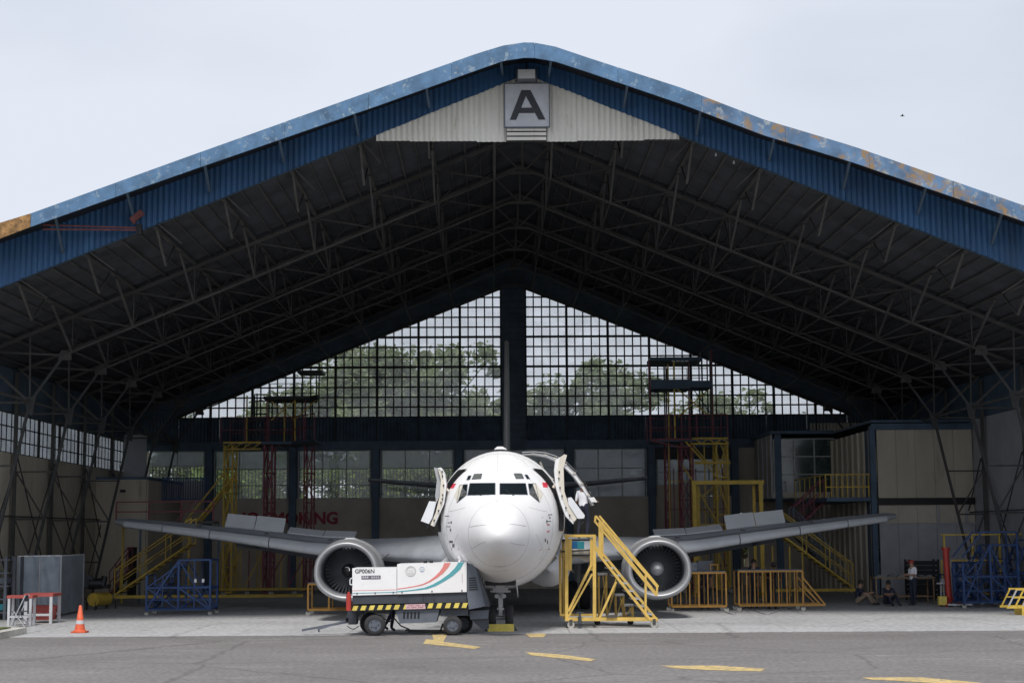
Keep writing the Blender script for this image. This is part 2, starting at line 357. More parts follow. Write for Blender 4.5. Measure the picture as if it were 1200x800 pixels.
for i in range(5000):
    x = random.uniform(-24, P1.x - .4); y = random.uniform(40.1 + (x + 30) * .165, 45.0)
    h = random.uniform(.03, .07); a_ = random.uniform(0, 3.14); dx, dy = math.cos(a_) * .008, math.sin(a_) * .008
    q.add([(x - dx, y - dy, .205), (x + dx, y + dy, .205), (x + random.uniform(-.02, .02), y + random.uniform(-.02, .02), .205 + h)], [(0, 1, 2)])
tag(q.build('grass', mat('grass_blades', (0.16, 0.19, 0.05), 0.8, var=0.3, scale=3), fix=False), 'short dry grass on the raised kerb at the left edge', 'grass', kind='stuff')

# ================================================================== HANGAR
H = thing('hangar', 'large gabled aircraft hangar with blue corrugated front edge and steel roof trusses', 'hangar', HO, HR)
SL = 0.411; ZR = 16.38
def zroof(x): return ZR - SL * abs(x)
def corr_sheet(name, x0, x1, zb, zt, y, m, parent, pitch=0.16, amp=0.022, th=0.004, flip=False):
    q = MB(); n = max(2, int(round((x1 - x0) / pitch)) * 4); vs = []
    for i in range(n + 1):
        x = x0 + (x1 - x0) * i / n; yy = y + amp * math.sin(2 * math.pi * (x - x0) / pitch)
        vs.append((x, yy, zb(x))); vs.append((x, yy, zt(x)))
    q.add(vs, [(2 * i, 2 * i + 2, 2 * i + 3, 2 * i + 1) for i in range(n)], 0, False)
    o = q.build(name, m, parent, fix=False); return o
# canopy line (slightly flatter than the roof, rounded crown)
cpx = [(-60, 283), (0, 261), (36, 250), (230, 180), (440, 105), (560, 62.5), (590, 53.5), (620, 49), (650, 54.5), (690, 68), (800, 103.5), (895, 140), (1000, 171.5), (1200, 240.8), (1262, 262)]
cpb = [(-60, 301), (0, 279), (38, 264.5), (230, 197), (440, 124.5), (560, 81.5), (590, 71), (620, 66.5), (650, 71.5), (690, 84.5), (800, 122), (895, 158), (1000, 190), (1200, 259), (1262, 281)]
YF = -1.7
CT = [HP(x, y, YF) for x, y in cpx]; CB = [HP(x, y, YF) for x, y in cpb]
def interp(tab, x):
    if x <= tab[0].x: a, b = tab[0], tab[1]
    elif x >= tab[-1].x: a, b = tab[-2], tab[-1]
    else:
        for a, b in zip(tab[:-1], tab[1:]):
            if a.x <= x <= b.x: break
    return a.z + (b.z - a.z) * (x - a.x) / (b.x - a.x)
ct_ = lambda x: interp(CT, x); cb_ = lambda x: interp(CB, x)
XL, XR = CT[0].x, CT[-1].x
fa = empty_part('fascia', H)
# fascia sheets
cuts = [XL, HP(36, 250, YF).x]
x = cuts[-1]
while x + 2.4 < XR: x += 2.4; cuts.append(x)
cuts.append(XR)
for i, (x0, x1) in enumerate(zip(cuts[:-1], cuts[1:])):
    n = 8; top = []; bot = []
    for k in range(n + 1):
        x = x0 + .004 + (x1 - x0 - .008) * k / n; top.append(Vector((x, YF, ct_(x)))); bot.append(Vector((x, YF, cb_(x) - .01)))
    q = MB(); yo = 0.006 * (i % 2)
    for k in range(n):
        q.extrude([bot[k] + Vector((0, yo, 0)), bot[k + 1] + Vector((0, yo, 0)), top[k + 1] + Vector((0, yo, 0)), top[k] + Vector((0, yo, 0))], (0, .05, 0))
    o = q.build('fascia_sheet', M_rust if i == 0 else (M_fasr if x0 > 4 else M_fasc), fa)
    if i == 0: o['label'] = 'rusty orange end sheet of the fascia'
# canopy roof (between fascia and gable sheets) and outer roof skin
q = MB(); xs = [XL + (XR - XL) * i / 60 for i in range(61)]
for a, b in zip(xs[:-1], xs[1:]):
    q.add([(a, YF + .06, ct_(a) - .03), (b, YF + .06, ct_(b) - .03), (b, .25, ct_(b) - .03), (a, .25, ct_(a) - .03),
           (a, YF + .06, ct_(a) - .10), (b, YF + .06, ct_(b) - .10), (b, .25, ct_(b) - .10), (a, .25, ct_(a) - .10)],
          [(0, 1, 2, 3), (7, 6, 5, 4), (0, 4, 5, 1), (2, 6, 7, 3)])
q.build('canopy_roof', M_dark, H)
# blue gable sheets
gs = empty_part('gable_siding', H)
XE = 18.7
zlow = lambda x: ZR - 0.02 - SL * abs(x) - 0.05
n = 38
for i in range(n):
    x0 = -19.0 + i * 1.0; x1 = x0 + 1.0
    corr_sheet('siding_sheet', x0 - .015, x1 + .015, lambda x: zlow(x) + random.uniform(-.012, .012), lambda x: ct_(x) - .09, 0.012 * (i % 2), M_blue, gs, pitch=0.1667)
# white gable infill
wl, wr = HP(441, 166, 0.09), HP(796, 166, .09); ZW = wl.z
x = wl.x; i = 0
while x < wr.x - .05:
    x1 = min(x + 1.0, wr.x); dz = random.choice((0, 0, .03, -.025, .015))
    if abs(x) > .2 or True:
        corr_sheet('siding_sheet', x, x1, lambda t: ZW + dz, lambda t: zlow(t) + .12, 0.07 + 0.012 * (i % 2), M_wside, gs, pitch=0.1667)
    x = x1; i += 1
q = MB(); q.bar((wl.x, .14, ZW + .04), (wr.x, .14, ZW + .04), .06, .06); q.build('gable_edge_angle', M_steel, H)
# trim along the siding foot
q = MB()
for s in (-1, 1):
    q.bar((0, .14, zlow(0) + .03), (s * 19, .14, zlow(19) + .03), .05, .05)
q.build('siding_foot_trim', M_dsteel, H)
# small struts from the gable to the canopy
for px, py, px2, py2 in [(63, 265, 74, 296), (146, 232, 158, 258), (238, 200, 246, 225), (325, 168, 333, 190), (498, 110, 503, 126), (586, 76, 589, 88), (737, 105, 731, 126), (647, 78, 643, 90), (910, 160, 901, 188), (999, 194, 988, 222), (1089, 222, 1075, 251), (1178, 256, 1162, 286), (413, 138, 420, 158), (823, 136, 816, 158)]:
    a = HP(px, py, -1.5); b = HP(px2, py2, -.02)
    a.z = ct_(a.x) - .1
    sbar('canopy_strut', a, b, .07, M_dsteel, H)
# louvre below the sign
lv = empty_part('vent_louvre', H)
for k, yy in enumerate((151.5, 157.0, 162.5)):
    a = HP(594, yy, -.10); b = HP(640, yy, -.10)
    m_ = Matrix.Rotation(R(-30), 4, 'X')
    o = sbox('louvre_slat', (a + b) / 2, (b.x - a.x, .02, .115), M_wside, lv)
    o.matrix_local = Matrix.Translation((a + b) / 2) @ m_ @ Matrix.Diagonal((b.x - a.x, .02, .12, 1))
a = HP(617, 157, -.045); sbox('louvre_backing', a, (1.2, .03, .5), M_dark, lv)
# roof sheets : 1 m strips running down the slope on both sides, lapped
rf = empty_part('roof', H)
YB = 32.75
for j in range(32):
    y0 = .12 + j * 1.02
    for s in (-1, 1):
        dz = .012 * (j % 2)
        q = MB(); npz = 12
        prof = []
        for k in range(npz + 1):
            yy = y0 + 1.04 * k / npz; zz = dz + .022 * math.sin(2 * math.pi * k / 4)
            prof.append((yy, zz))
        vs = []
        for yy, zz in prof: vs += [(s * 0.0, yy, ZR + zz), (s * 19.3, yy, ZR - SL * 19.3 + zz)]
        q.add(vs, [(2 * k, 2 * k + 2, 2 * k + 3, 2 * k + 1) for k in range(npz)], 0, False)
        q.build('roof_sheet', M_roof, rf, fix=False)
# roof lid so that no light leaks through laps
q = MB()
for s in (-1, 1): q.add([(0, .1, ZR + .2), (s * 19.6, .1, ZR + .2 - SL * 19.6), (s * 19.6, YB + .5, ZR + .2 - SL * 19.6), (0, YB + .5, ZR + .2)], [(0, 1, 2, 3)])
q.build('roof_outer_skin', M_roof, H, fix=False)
NX = [0.95 + 2.02 * i for i in range(9)]               # node offsets from the ridge
TY = [6.7 + 5 * i for i in range(6)]
for s in (-1, 1):
    for xx in NX:
        sbar('purlin', (s * xx, .15, zroof(xx) - .10), (s * xx, YB, zroof(xx) - .10), .07, M_steel, H, h=.12)
        for xo in (.5, 1.5):
            if xx + xo < 18.5: sbar('sheeting_rail', (s * (xx + xo), .15, zroof(xx + xo) - .05), (s * (xx + xo), YB, zroof(xx + xo) - .05), .03, M_steel, H, h=.04)
        xm = xx + 1.0
        if xm < 18.5: sbar('purlin', (s * xm, .15, zroof(xm) - .07), (s * xm, YB, zroof(xm) - .07), .04, M_steel, H, h=.07)
ZB0 = 14.98
zb = lambda x: ZB0 - SL * abs(x)
zt = lambda x: ZR - .22 - SL * abs(x)
for ti, y in enumerate(TY):
    T = empty_part('roof_truss', H)
    for s in (-1, 1):
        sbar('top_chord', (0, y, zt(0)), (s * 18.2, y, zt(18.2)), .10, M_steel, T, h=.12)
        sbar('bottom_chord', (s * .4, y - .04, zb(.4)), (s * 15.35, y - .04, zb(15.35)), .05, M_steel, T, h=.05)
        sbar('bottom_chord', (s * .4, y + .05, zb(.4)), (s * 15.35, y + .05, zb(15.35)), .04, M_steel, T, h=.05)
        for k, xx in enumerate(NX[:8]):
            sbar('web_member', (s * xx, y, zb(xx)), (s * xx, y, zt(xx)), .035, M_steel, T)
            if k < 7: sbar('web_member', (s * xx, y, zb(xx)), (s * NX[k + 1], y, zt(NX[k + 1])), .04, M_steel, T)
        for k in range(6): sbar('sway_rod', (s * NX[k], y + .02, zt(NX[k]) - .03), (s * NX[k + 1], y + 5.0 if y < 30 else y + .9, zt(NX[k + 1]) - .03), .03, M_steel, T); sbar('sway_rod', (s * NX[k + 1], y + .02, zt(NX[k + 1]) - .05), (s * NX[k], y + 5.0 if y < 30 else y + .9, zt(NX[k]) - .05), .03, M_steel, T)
        # portal knee: bend node -> lower node -> wall
        bn = (s * 15.35, y, zb(15.35)); ln = (s * 16.45, y, 7.1)
        sbar('knee_chord', bn, ln, .08, M_col, T)
        sbar('web_member', ln, (s * 18.3, y, 8.75), .08, M_steel, T)
        sbar('web_member', bn, (s * 17.9, y, zt(17.9)), .06, M_steel, T)
        sbar('web_member', ln, (s * 16.5, y, zt(16.5)), .05, M_steel, T)
        sbar('web_member', ln, (s * 18.3, y, 7.1), .06, M_steel, T)
        # gusset plates
        q = MB(); q.extrude([(ln[0] - .2, y - .03, ln[2] + .2), (ln[0] + .2, y - .03, ln[2] + .2), (ln[0] + .09, y - .03, ln[2] - .45), (ln[0] - .09, y - .03, ln[2] - .35)], (0, .05, 0)); q.build('gusset_plate', M_col, T)
        q = MB(); q.extrude([(bn[0] - .2, y - .03, bn[2] - .16), (bn[0] + .26, y - .03, bn[2] - .16), (bn[0] + .2, y - .03, bn[2] + .14), (bn[0] - .1, y - .03, bn[2] + .18)], (0, .05, 0)); q.build('gusset_plate', M_steel, T)
    sbar('bottom_chord', (-.4, y, zb(.4)), (.4, y, zb(.4)), .09, M_steel, T)
    sbar('web_member', (0, y, zb(.4)), (0, y, zt(0)), .07, M_steel, T)
    sbar('web_member', (-.95, y, zt(.95)), (0, y, zb(.4)), .05, M_steel, T); sbar('web_member', (.95, y, zt(.95)), (0, y, zb(.4)), .05, M_steel, T)
# knee braces along the length of the roof
for s in (-1, 1):
    for k, xx in enumerate(NX[:8]):
        B = empty_part('purlin_bracing', H)
        for y in TY[:5]:
            for dy in (-2.6, 1.2):
                sbar('knee_brace', (s * xx, y, zb(xx)), (s * (xx - .0), y + dy, zroof(xx) - .16), .07 if dy < 0 else .04, M_steel, B)
            sbar('tie_rod', (s * xx, y, zb(xx) + .25), (s * (xx + 2.02 * (1 if k < 7 else 0)), y + 5.0, zb(xx + (2.02 if k < 7 else 0)) + .9), .03, M_steel, B)
        sbar('bottom_tie', (s * xx, TY[0], zb(xx) + .03), (s * xx, TY[-1], zb(xx) + .03), .04, M_steel, B)
        sbar('knee_brace', (s * xx, .2, zlow(xx) + .15), (s * xx, 1.9, zroof(xx) - .95), .07, M_steel, B)
        sbar('knee_brace', (s * xx, 1.9, zroof(xx) - .95), (s * xx, 3.2, zroof(xx) - .16), .05, M_steel, B)
        sbar('knee_brace', (s * xx, .2, zlow(xx) + .15), (s * (xx - .5), 1.7, zroof(xx) - .3), .045, M_steel, B)
# raking columns + bracing
for s in (-1, 1):
    for y in [1.7] + TY:
        c_ = empty_part('raking_column', H)
        sbar('column_shaft', (s * 16.45, y, 7.1), (s * 17.95, y, 0), .09, M_col, c_, h=.09)
        sbar('wall_post', (s * 18.35, y, 0), (s * 18.35, y, 8.6), .12, M_steel, c_)
        for z in (1.6, 3.3, 5.0): sbar('column_strut', (s * (17.95 - 1.5 * z / 7.1), y, z), (s * 18.3, y, z), .06, M_steel, c_)
        sbar('column_strut', (s * 17.6, y, 1.65), (s * 18.3, y, 3.3), .05, M_steel, c_)
        sbar('column_strut', (s * 17.25, y, 3.3), (s * 18.3, y, 5.0), .05, M_steel, c_)
        q = MB(); q.extrude([(s * 16.3, y - .02, 5.2), (s * 16.9, y - .02, 5.2), (s * 16.5, y - .02, 5.0)], (0, .04, 0))
    ys = [1.7] + TY
    for a, b in zip(ys[:-1], ys[1:]):
        sbar('wall_brace', (s * 18.25, a, .3), (s * 18.25, b, 5.5), .04, M_col, H); sbar('wall_brace', (s * 18.25, b, .3), (s * 18.25, a, 5.5), .04, M_col, H)
        sbar('eave_beam', (s * 16.5, a, 7.15), (s * 16.5, b, 7.15), .07, M_steel, H)
        sbar('girt', (s * 18.3, a, 3.4), (s * 18.3, b, 3.4), .05, M_col, H)
# ---- side walls
def wallbox(name, c, d, m, parent=H): return sbox(name, c, d, m, parent)
for s in (-1, 1):
    for j, y in enumerate([2.4 + 5 * k - (3.5 if k == 6 else 0) for k in range(7)]):
        wallbox('side_wall_panel', (s * 18.6, y + 2.0, 2.85), (.16, 4.97, 5.66), M_cream if s < 0 else M_grey)
        wallbox('side_wall_panel', (s * 18.6, y + 2.0, 7.95), (.16, 4.97, 1.55), M_dside if s < 0 else M_dsteel)
    if s > 0:
        for j in range(6): wallbox('side_wall_panel', (18.6, 2.9 + 5 * j + 1.5, 6.42), (.12, 4.97, 1.48), M_grey)
        continue
    wn = empty_part('side_window', H)
    q = MB(); g = MB()
    for j in range(51):
        y = .6 + j * .6
        wide = j % 5 == 0
        q.box((s * 18.6, y, 6.42), (.02 if not wide else .06, .07 if not wide else .2, 1.5))
        g.add([(s * 18.62, y, 5.7), (s * 18.62, y + .6, 5.7), (s * 18.62, y + .6, 7.14), (s * 18.62, y, 7.14)], [(0, 1, 2, 3)])
    for z in (5.7, 6.15, 6.65, 7.14): q.box((s * 18.6, 15.4, z), (.05, 30, .04))
    q.build('window_frame', M_mull, wn); tag(g.build('pane', G_side, wn), kind='stuff')
# ---- back wall
yB = 32.7
bw = empty_part('back_wall', H)
POSTS = [-14.95, -10.85, -6.8, -2.72, 2.72, 6.75, 10.85]
SW = .398
def zwin(x): return 15.05 - SW * abs(x)
# solid gable above the glazing
q = MB()
for s in (-1, 1):
    q.extrude([(0, yB, 15.0), (s * 19.3, yB, 15.0 - .398 * 19.3), (s * 19.3, yB, zroof(19.3) + .3), (0, yB, zroof(0) + .3)], (0, .1, 0))
q.build('gable_panel', M_dside, bw)
# centre pier
nb = 26
for k in range(nb): sbox('pier_board', (0, yB - .28, 6.9 + k * .32), (1.16, .07, .30), M_dside, bw)
sbox('pier_core', (0, yB - .12, 11.0), (1.1, .22, 8.3), M_dsteel, bw)
# glazing each side
PW, PH, ZS = .41, .495, 8.42
cnt = 0
for s in (-1, 1):
    wn = empty_part('gable_window', H)
    fr = MB(); rest = MB(); npanes = 0
    cells = []
    for i in range(41):
        xa = .6 + i * PW; xb = xa + PW
        if xa > 16.55: break
        for k in range(14):
            za = ZS + k * PH; zb_ = za + PH
            poly = [(xa, za), (xb, za), (xb, zb_), (xa, zb_)]
            poly = clip(poly, SW, 1, 15.03)
            if len(poly) < 3: continue
            cells.append((i, k, poly))
    for (i, k, poly) in cells:
        pts = [(s * x, yB + .02, z) for x, z in poly]
        if npanes < 118 and i < 18:
            q = MB(); q.extrude(pts, (0, .006, 0)); o = q.build('pane', G_gable, wn); npanes += 1
            o.rotation_euler = (0, 0, 0)
        else: rest.extrude(pts, (0, .006, 0))
    tag(rest.build('pane', G_gable, wn), kind='stuff')
    for i in range(40):
        xa = .6 + i * PW
        if xa > 16.6: break
        w = .12 if i % 5 == 0 else .062
        fr.box((s * xa, yB, (ZS + zwin(xa)) / 2), (w, .08 if i % 5 else .14, zwin(xa) - ZS))
        if i % 5 == 0: sbar('mullion_post', (s * xa, yB - .1, ZS - 1.2), (s * xa, yB - .1, zwin(xa)), .07, M_mull, wn)
    for k in range(14):
        z = ZS + k * PH; xe = (15.05 - z) / SW
        if xe > .7: fr.box((s * (.6 + min(xe, 16.65)) / 2, yB, z), (min(xe, 16.65) - .6, .07, .07 if k not in (5, 8) else .11))
    fr.build('window_frame', M_mull, wn)
    sbar('window_head', (s * .6, yB - .03, zwin(.6)), (s * 16.6, yB - .03, zwin(16.6)), .12, M_mull, wn)
# corrugated band, beam
band = empty_part('sill_band', bw)
for i in range(37):
    x0 = -18.5 + i
    corr_sheet('band_sheet', x0, x0 + 1.0, lambda x: 7.12, lambda x: ZS, yB - .02 - .01 * (i % 2), M_dside, band, pitch=.1667, amp=.025)
sbox('lintel_beam', (0, yB - .1, 7.02), (37, .3, .42), M_dsteel, bw)
for x in POSTS: sbox('wall_post', (x, yB - .25, 3.5), (.34, .32, 7.0), M_dsteel, bw); sbox('wall_jamb', (x, yB + .06, 5.6), (.62, .1, 3.2), M_dsteel, bw)
# lower windows bay by bay
M_wf = mat('pale_window_frame', (0.42, 0.43, 0.41), 0.6)
def low_window(x0, x1, z0, z1, cols, rows, gl, y=yB, m=M_wf, grille=True):
    wn = empty_part('window', H)
    rz = [z0 + (z1 - z0) * r_ for r_ in rows]
    fr = MB()
    for i in range(cols + 1): fr.box((x0 + (x1 - x0) * i / cols, y - .01, (z0 + z1) / 2), (.055, .07, z1 - z0))
    for z in rz: fr.box(((x0 + x1) / 2, y - .012, z), (x1 - x0, .06, .05))
    fr.build('window_frame', m, wn)
    for i in range(cols):
        for a, b in zip(rz[:-1], rz[1:]):
            xa = x0 + (x1 - x0) * i / cols; xb = x0 + (x1 - x0) * (i + 1) / cols
            q = MB(); q.box(((xa + xb) / 2, y + .02, (a + b) / 2), (xb - xa - .02, .006, b - a - .02)); o = q.build('pane', (G_mid if gl is G_low and b > z1 - .05 else gl), wn)
    if grille:
        gr = MB(); n = int((x1 - x0) / .17)
        for i in range(n): gr.box((x0 + .08 + i * .17, y + .35, (z0 + (z1 - z0) * .32)), (.05, .03, (z1 - z0) * .62))
        tag(gr.build('grille', M_mull, wn))
    return wn
ZW0, ZW1 = 4.45, 6.78
bays = [(-18.4, -15.15), (-14.75, -11.05), (-10.65, -7.0), (-6.6, -2.92), (2.92, 6.55), (6.95, 10.65)]
low_window(-17.9, -15.2, 5.35, ZW1, 2, (0, .5, 1), G_low)
low_window(-14.7, -11.1, ZW0, ZW1, 3, (0, .28, .62, 1), G_low)
low_window(-10.6, -7.05, ZW0, ZW1, 3, (0, .28, .62, 1), G_low)
low_window(-6.55, -2.97, ZW0, ZW1, 3, (0, .28, .62, 1), G_low)
low_window(-2.45, 2.45, ZW0, ZW1, 4, (0, .28, .62, 1), G_opq, grille=False)
low_window(2.97, 6.5, ZW0, ZW1, 3, (0, .6, 1), G_opq, grille=False)
low_window(7.0, 10.6, 5.0, ZW1 - .5, 3, (0, .5, 1), G_opq, grille=False)
sbox('wall_panel', (8.8, yB, 6.55), (3.7, .1, .6), M_dark, bw)
# wall below / around the windows
slit = (HP(866.5, 660, yB).x, HP(877, 660, yB).x)
def wp(x0, x1, z0, z1, m=M_tan, y=yB): sbox('wall_panel', ((x0 + x1) / 2, y + .02, (z0 + z1) / 2), (x1 - x0 - .01, .12, z1 - z0 - .01), m, bw)
prev = -18.5
for x in POSTS:
    wp(prev, x, 0, ZW0 if prev > -16 else 5.35); prev = x
wp(-18.5, -17.95, 5.35, 7, M_cream)
wp(10.85, slit[0], 0, 7.0); wp(slit[1], 14.6, 0, 7.0); wp(slit[0], slit[1], 3.6, 7.0); wp(slit[0], slit[1], 0, 1.0)
wp(7, 10.6, 4.45, 5.0); 
wp(14.6, 18.5, 0, 8.0)
# NO SMOKING lettering
a = HP(273, 614, yB - .06); b = HP(396, 611, yB - .06)
M_nos = mat('faded_red_lettering', (0.34, 0.045, 0.065), 0.8, var=0.3, scale=4)
t = text_mesh('no_smoking_lettering', 'NO SMOKING', .80, M_nos, bw, Matrix.Translation((a.x, yB - .06, a.z)) @ FRONT, bold=.03, depth=.004)
w_ = t.dimensions.x or 5
t.data.transform(Matrix.Diagonal(((b.x - a.x) / max(v.co.x for v in t.data.vertices), 1, 1, 1)))
# floodlight box on the pier
sbox('lamp_housing', HP(602, 308, yB - 1.1), (.35, .3, .3), M_steel, bw)
# ---- rear left room
ry = 24.5
a = HP(105, 562, ry); b = HP(172, 562, ry)
rm = empty_part('left_room', H)
def room_panel(x0, x1, z0, z1, y, m=M_cream): sbox('wall_panel', ((x0 + x1) / 2, y, (z0 + z1) / 2), (x1 - x0, .12, z1 - z0), m, rm)
dx0, dx1 = HP(149, 690, ry).x, HP(160, 690, ry).x
zt_ = a.z
room_panel(-18.5, dx0, 0, zt_, ry); room_panel(dx1, b.x, 0, zt_, ry); room_panel(dx0, dx1, 2.2, zt_, ry)
sbox('door_leaf', ((dx0 + dx1) / 2, ry + .5, 1.1), (dx1 - dx0, .05, 2.2), M_dark, rm)
sbox('room_roof', ((-18.5 + b.x) / 2, (ry + yB) / 2, zt_ + .06), (b.x + 18.5 + .2, yB - ry + .1, .12), M_dsteel, rm)
sbox('wall_panel', (b.x, (ry + yB) / 2, zt_ / 2), (.12, yB - ry - .2, zt_ - .02), M_cream, rm)
sbox('room_lamp', HP(144, 575, ry - .08), (.22, .1, .12), M_dark, rm)
sbox('wall_board', ((-18.5 + HP(172, 520, yB - 3).x) / 2, yB - 3, (zt_ + 7.4) / 2 + .1), (HP(172, 520, yB - 3).x + 18.5, .08, 7.3 - zt_), M_grey, rm)
# louvred rail under the far left window
q = MB(); a = HP(173, 585, ry + 3); b = HP(243, 560, ry + 3)
n = 26
for i in range(n): q.box((a.x + (b.x - a.x) * i / (n - 1), ry + 3, (a.z + b.z) / 2), (.05, .03, b.z - a.z))
q.box(((a.x + b.x) / 2, ry + 3, b.z), (b.x - a.x, .05, .06)); q.box(((a.x + b.x) / 2, ry + 3, a.z), (b.x - a.x, .05, .06))
q.build('balcony_rail', M_bst, H)
# ---- right block
ky = 18.7
kl = HP(1024, 600, ky).x; kr = 18.5
kb = empty_part('right_room', H)
ztop = HP(1100, 503, ky).z; zbeam = HP(1100, 587, ky).z
def kp_(x0, x1, z0, z1, m, y=ky): sbox('wall_panel', ((x0 + x1) / 2, y, (z0 + z1) / 2), (x1 - x0, .12, z1 - z0), m, kb)
nn = 5
for i in range(nn):
    xa = kl + .2 + (kr - kl - .2) * i / nn; xb = kl + .2 + (kr - kl - .2) * (i + 1) / nn
    kp_(xa, xb - .012, zbeam + .14, ztop, M_cream); kp_(xa, xb - .012, 0, HP(1100, 613, ky).z, M_grey); kp_(xa, xb - .012, HP(1100, 613, ky).z + .01, zbeam - .14, M_tan)
sbox('floor_beam', ((kl + kr) / 2, ky - .05, zbeam), (kr - kl, .2, .28), M_dark, kb)
sbox('corner_post', (kl, ky - .05, ztop / 2), (.22, .24, ztop + .3), M_dsteel, kb)
sbox('top_beam', ((kl + kr) / 2, ky - .03, ztop + .12), (kr - kl, .2, .26), M_dsteel, kb)
hf = empty_part('hatch_frame', kb)
for (xa, xb) in ((1098, 1101), (1131, 1134), (1145, 1148), (1157, 1160)):
    p = HP(xa, 592, ky - .09); r_ = HP(xb, 613, ky - .09); sbox('frame_post', ((p.x + r_.x) / 2, ky - .09, (p.z + r_.z) / 2), (.09, .06, p.z - r_.z), M_grey, kb)
p = HP(1098, 613, ky - .09); r_ = HP(1160, 613, ky - .09); sbox('frame_rail', ((p.x + r_.x) / 2, ky - .09, p.z), (r_.x - p.x, .06, .08), M_grey, kb)
bpy.data.objects.remove(hf)
sbox('room_roof', ((kl + kr) / 2, (ky + yB) / 2, ztop + .35), (kr - kl, yB - ky, .1), M_dsteel, kb)
# left flank of the block: ribbed cream sheets
for i in range(13):
    y = ky + .2 + i * 1.05
    sbox('flank_panel', (kl + .02, y + .5, ztop / 2), (.06, 1.0, ztop), M_cream if i > 0 else M_dsteel, kb)
    sbox('flank_rib', (kl - .05, y, ztop / 2), (.09, .1, ztop), M_cream, kb)
# bay window in the recess
by = ky + 8.0
bx0, bx1 = HP(905, 540, by).x, kl - .1
bt, bb = HP(940, 508, by).z, HP(940, 583, by).z
bz = empty_part('bay_room', H)
low = low_window(HP(907, 540, by).x, HP(978, 540, by).x, HP(940, 577, by).z, HP(940, 514, by).z, 3, (0, .34, .67, 1), M_bay, y=by, grille=False, m=M_wf)
sbox('bay_floor', ((bx0 + bx1) / 2, by + 2.6, bb), (bx1 - bx0, 5.2, .12), M_dsteel, bz)
sbox('bay_roof', ((bx0 + bx1) / 2, by + 2.4, bt + .05), (bx1 - bx0 + .3, 5.6, .14), M_dsteel, bz)
sbox('wall_panel', ((bx0 + bx1) / 2, by, (HP(940, 577, by).z + bb) / 2), (bx1 - bx0, .1, HP(940, 577, by).z - bb), M_cream, bz)
for i in range(4): sbox('side_post', (bx0 - .02, by + .1 + i * 1.2, (bt + bb) / 2), (.09, .09, bt - bb), M_grey, bz)
sbox('side_panel', (bx0 + .02, by + 2.5, (bt + bb) / 2), (.05, 4.8, bt - bb), M_tan, bz)
sbox('corner_post', (bx0 + .25, by - .08, bt / 2), (.3, .14, bt), M_dsteel, bz)
a = HP(962, 552, by + .3); b = HP(979, 575, by + .3)
sbox('inner_screen', ((a.x + b.x) / 2, by + .3, (a.z + b.z) / 2), (b.x - a.x, .05, a.z - b.z), M_red, bz)
# small opening with foliage beside the gable glazing is simply open
# balcony
bc = empty_part('balcony', H)
dz_ = HP(1000, 585, ky + .5).z
sbox('balcony_deck', ((HP(966, 585, ky + .5).x + kl) / 2, ky + 3.7, dz_), (kl - HP(966, 585, ky + .5).x, 7.4, .16), M_dsteel, bc)
x0 = HP(966, 585, ky + .5).x
rt_ = HP(1000, 556, ky + .5).z
for i in range(9):
    x = x0 + (kl - .15 - x0) * i / 8; sbar('rail_post', (x, ky + .12, dz_ + .08), (x, ky + .12, rt_), .035, M_yel2, bc)
for z in (rt_, (rt_ + dz_) / 2): sbar('rail', (x0, ky + .12, z), (kl - .12, ky + .12, z), .045, M_yel2, bc)
for i in range(7):
    y = ky + .2 + i * 1.1; sbar('rail_post', (x0, y, dz_ + .08), (x0, y, rt_), .035, M_yel2, bc)
sbar('rail', (x0, ky + .12, rt_), (x0, ky + 7, rt_), .045, M_yel2, bc)
# stair from the balcony going down to the left... and steel stair in front of the recess
def stair(name, label, p0, p1, width, m, parent=None, rails=True, n=12, cat='staircase', world=True):
    S = thing(name, label, cat, (p0[0], p0[1], 0)) if world else empty_part(name, parent)
    o0 = Vector((p0[0], p0[1], 0)) if world else Vector((0, 0, 0))
    a = Vector(p0) - o0; b = Vector(p1) - o0
    for dy in (0, width):
        k = Vector((0, dy, 0)); sbar('stringer', a + k, b + k, .07, m, S, h=.16)
        if rails:
            up = Vector((0, 0, .95)); sbar('handrail', a + k + up, b + k + up, .045, m, S); sbar('handrail', a + k + up * .5, b + k + up * .5, .035, m, S)
            for i in range(4):
                c_ = a.lerp(b, i / 3) + k; sbar('rail_post', c_, c_ + up, .04, m, S)
    for i in range(n):
        c_ = a.lerp(b, (i + .5) / n); sbox('tread', c_ + Vector((0, width / 2, 0)), (.24, width - .06, .03), M_steel, S)
    return S
# ================================================================== AIRCRAFT
AO = Vector((-.385, 41.4, 0)); AR = -.0045
AM = Matrix.Translation(AO) @ Matrix.Rotation(AR, 4, 'Z'); AI = AM.inverted()
A = thing('airplane', 'white twin engine jet airliner nosing out of the hangar with open doors', 'airplane', AO, AR)
def AP(px, py, a):
    o = AI @ CO; d = AI.to_3x3() @ ray(px, py); return o + d * ((a - o.y) / d.y)
TAB = [(0, 0.0, 2.60, 2.60), (.05, .16, 2.765, 2.45), (.22, .345, 2.95, 2.25), (.6, .57, 3.22, 2.02), (1.2, .80, 3.50, 1.79), (1.8, 1.02, 3.72, 1.62),
       (2.3, 1.20, 3.98, 1.49), (2.9, 1.39, 4.30, 1.37), (3.6, 1.57, 4.60, 1.27), (4.5, 1.73, 4.84, 1.17), (5.5, 1.83, 5.00, 1.10), (7, 1.88, 5.10, 1.06),
       (9, 1.88, 5.12, 1.05), (21, 1.88, 5.12, 1.05), (24, 1.80, 5.12, 1.30), (27, 1.45, 5.10, 2.1), (30, .85, 4.98, 3.2), (32.2, .3, 4.75, 4.1)]
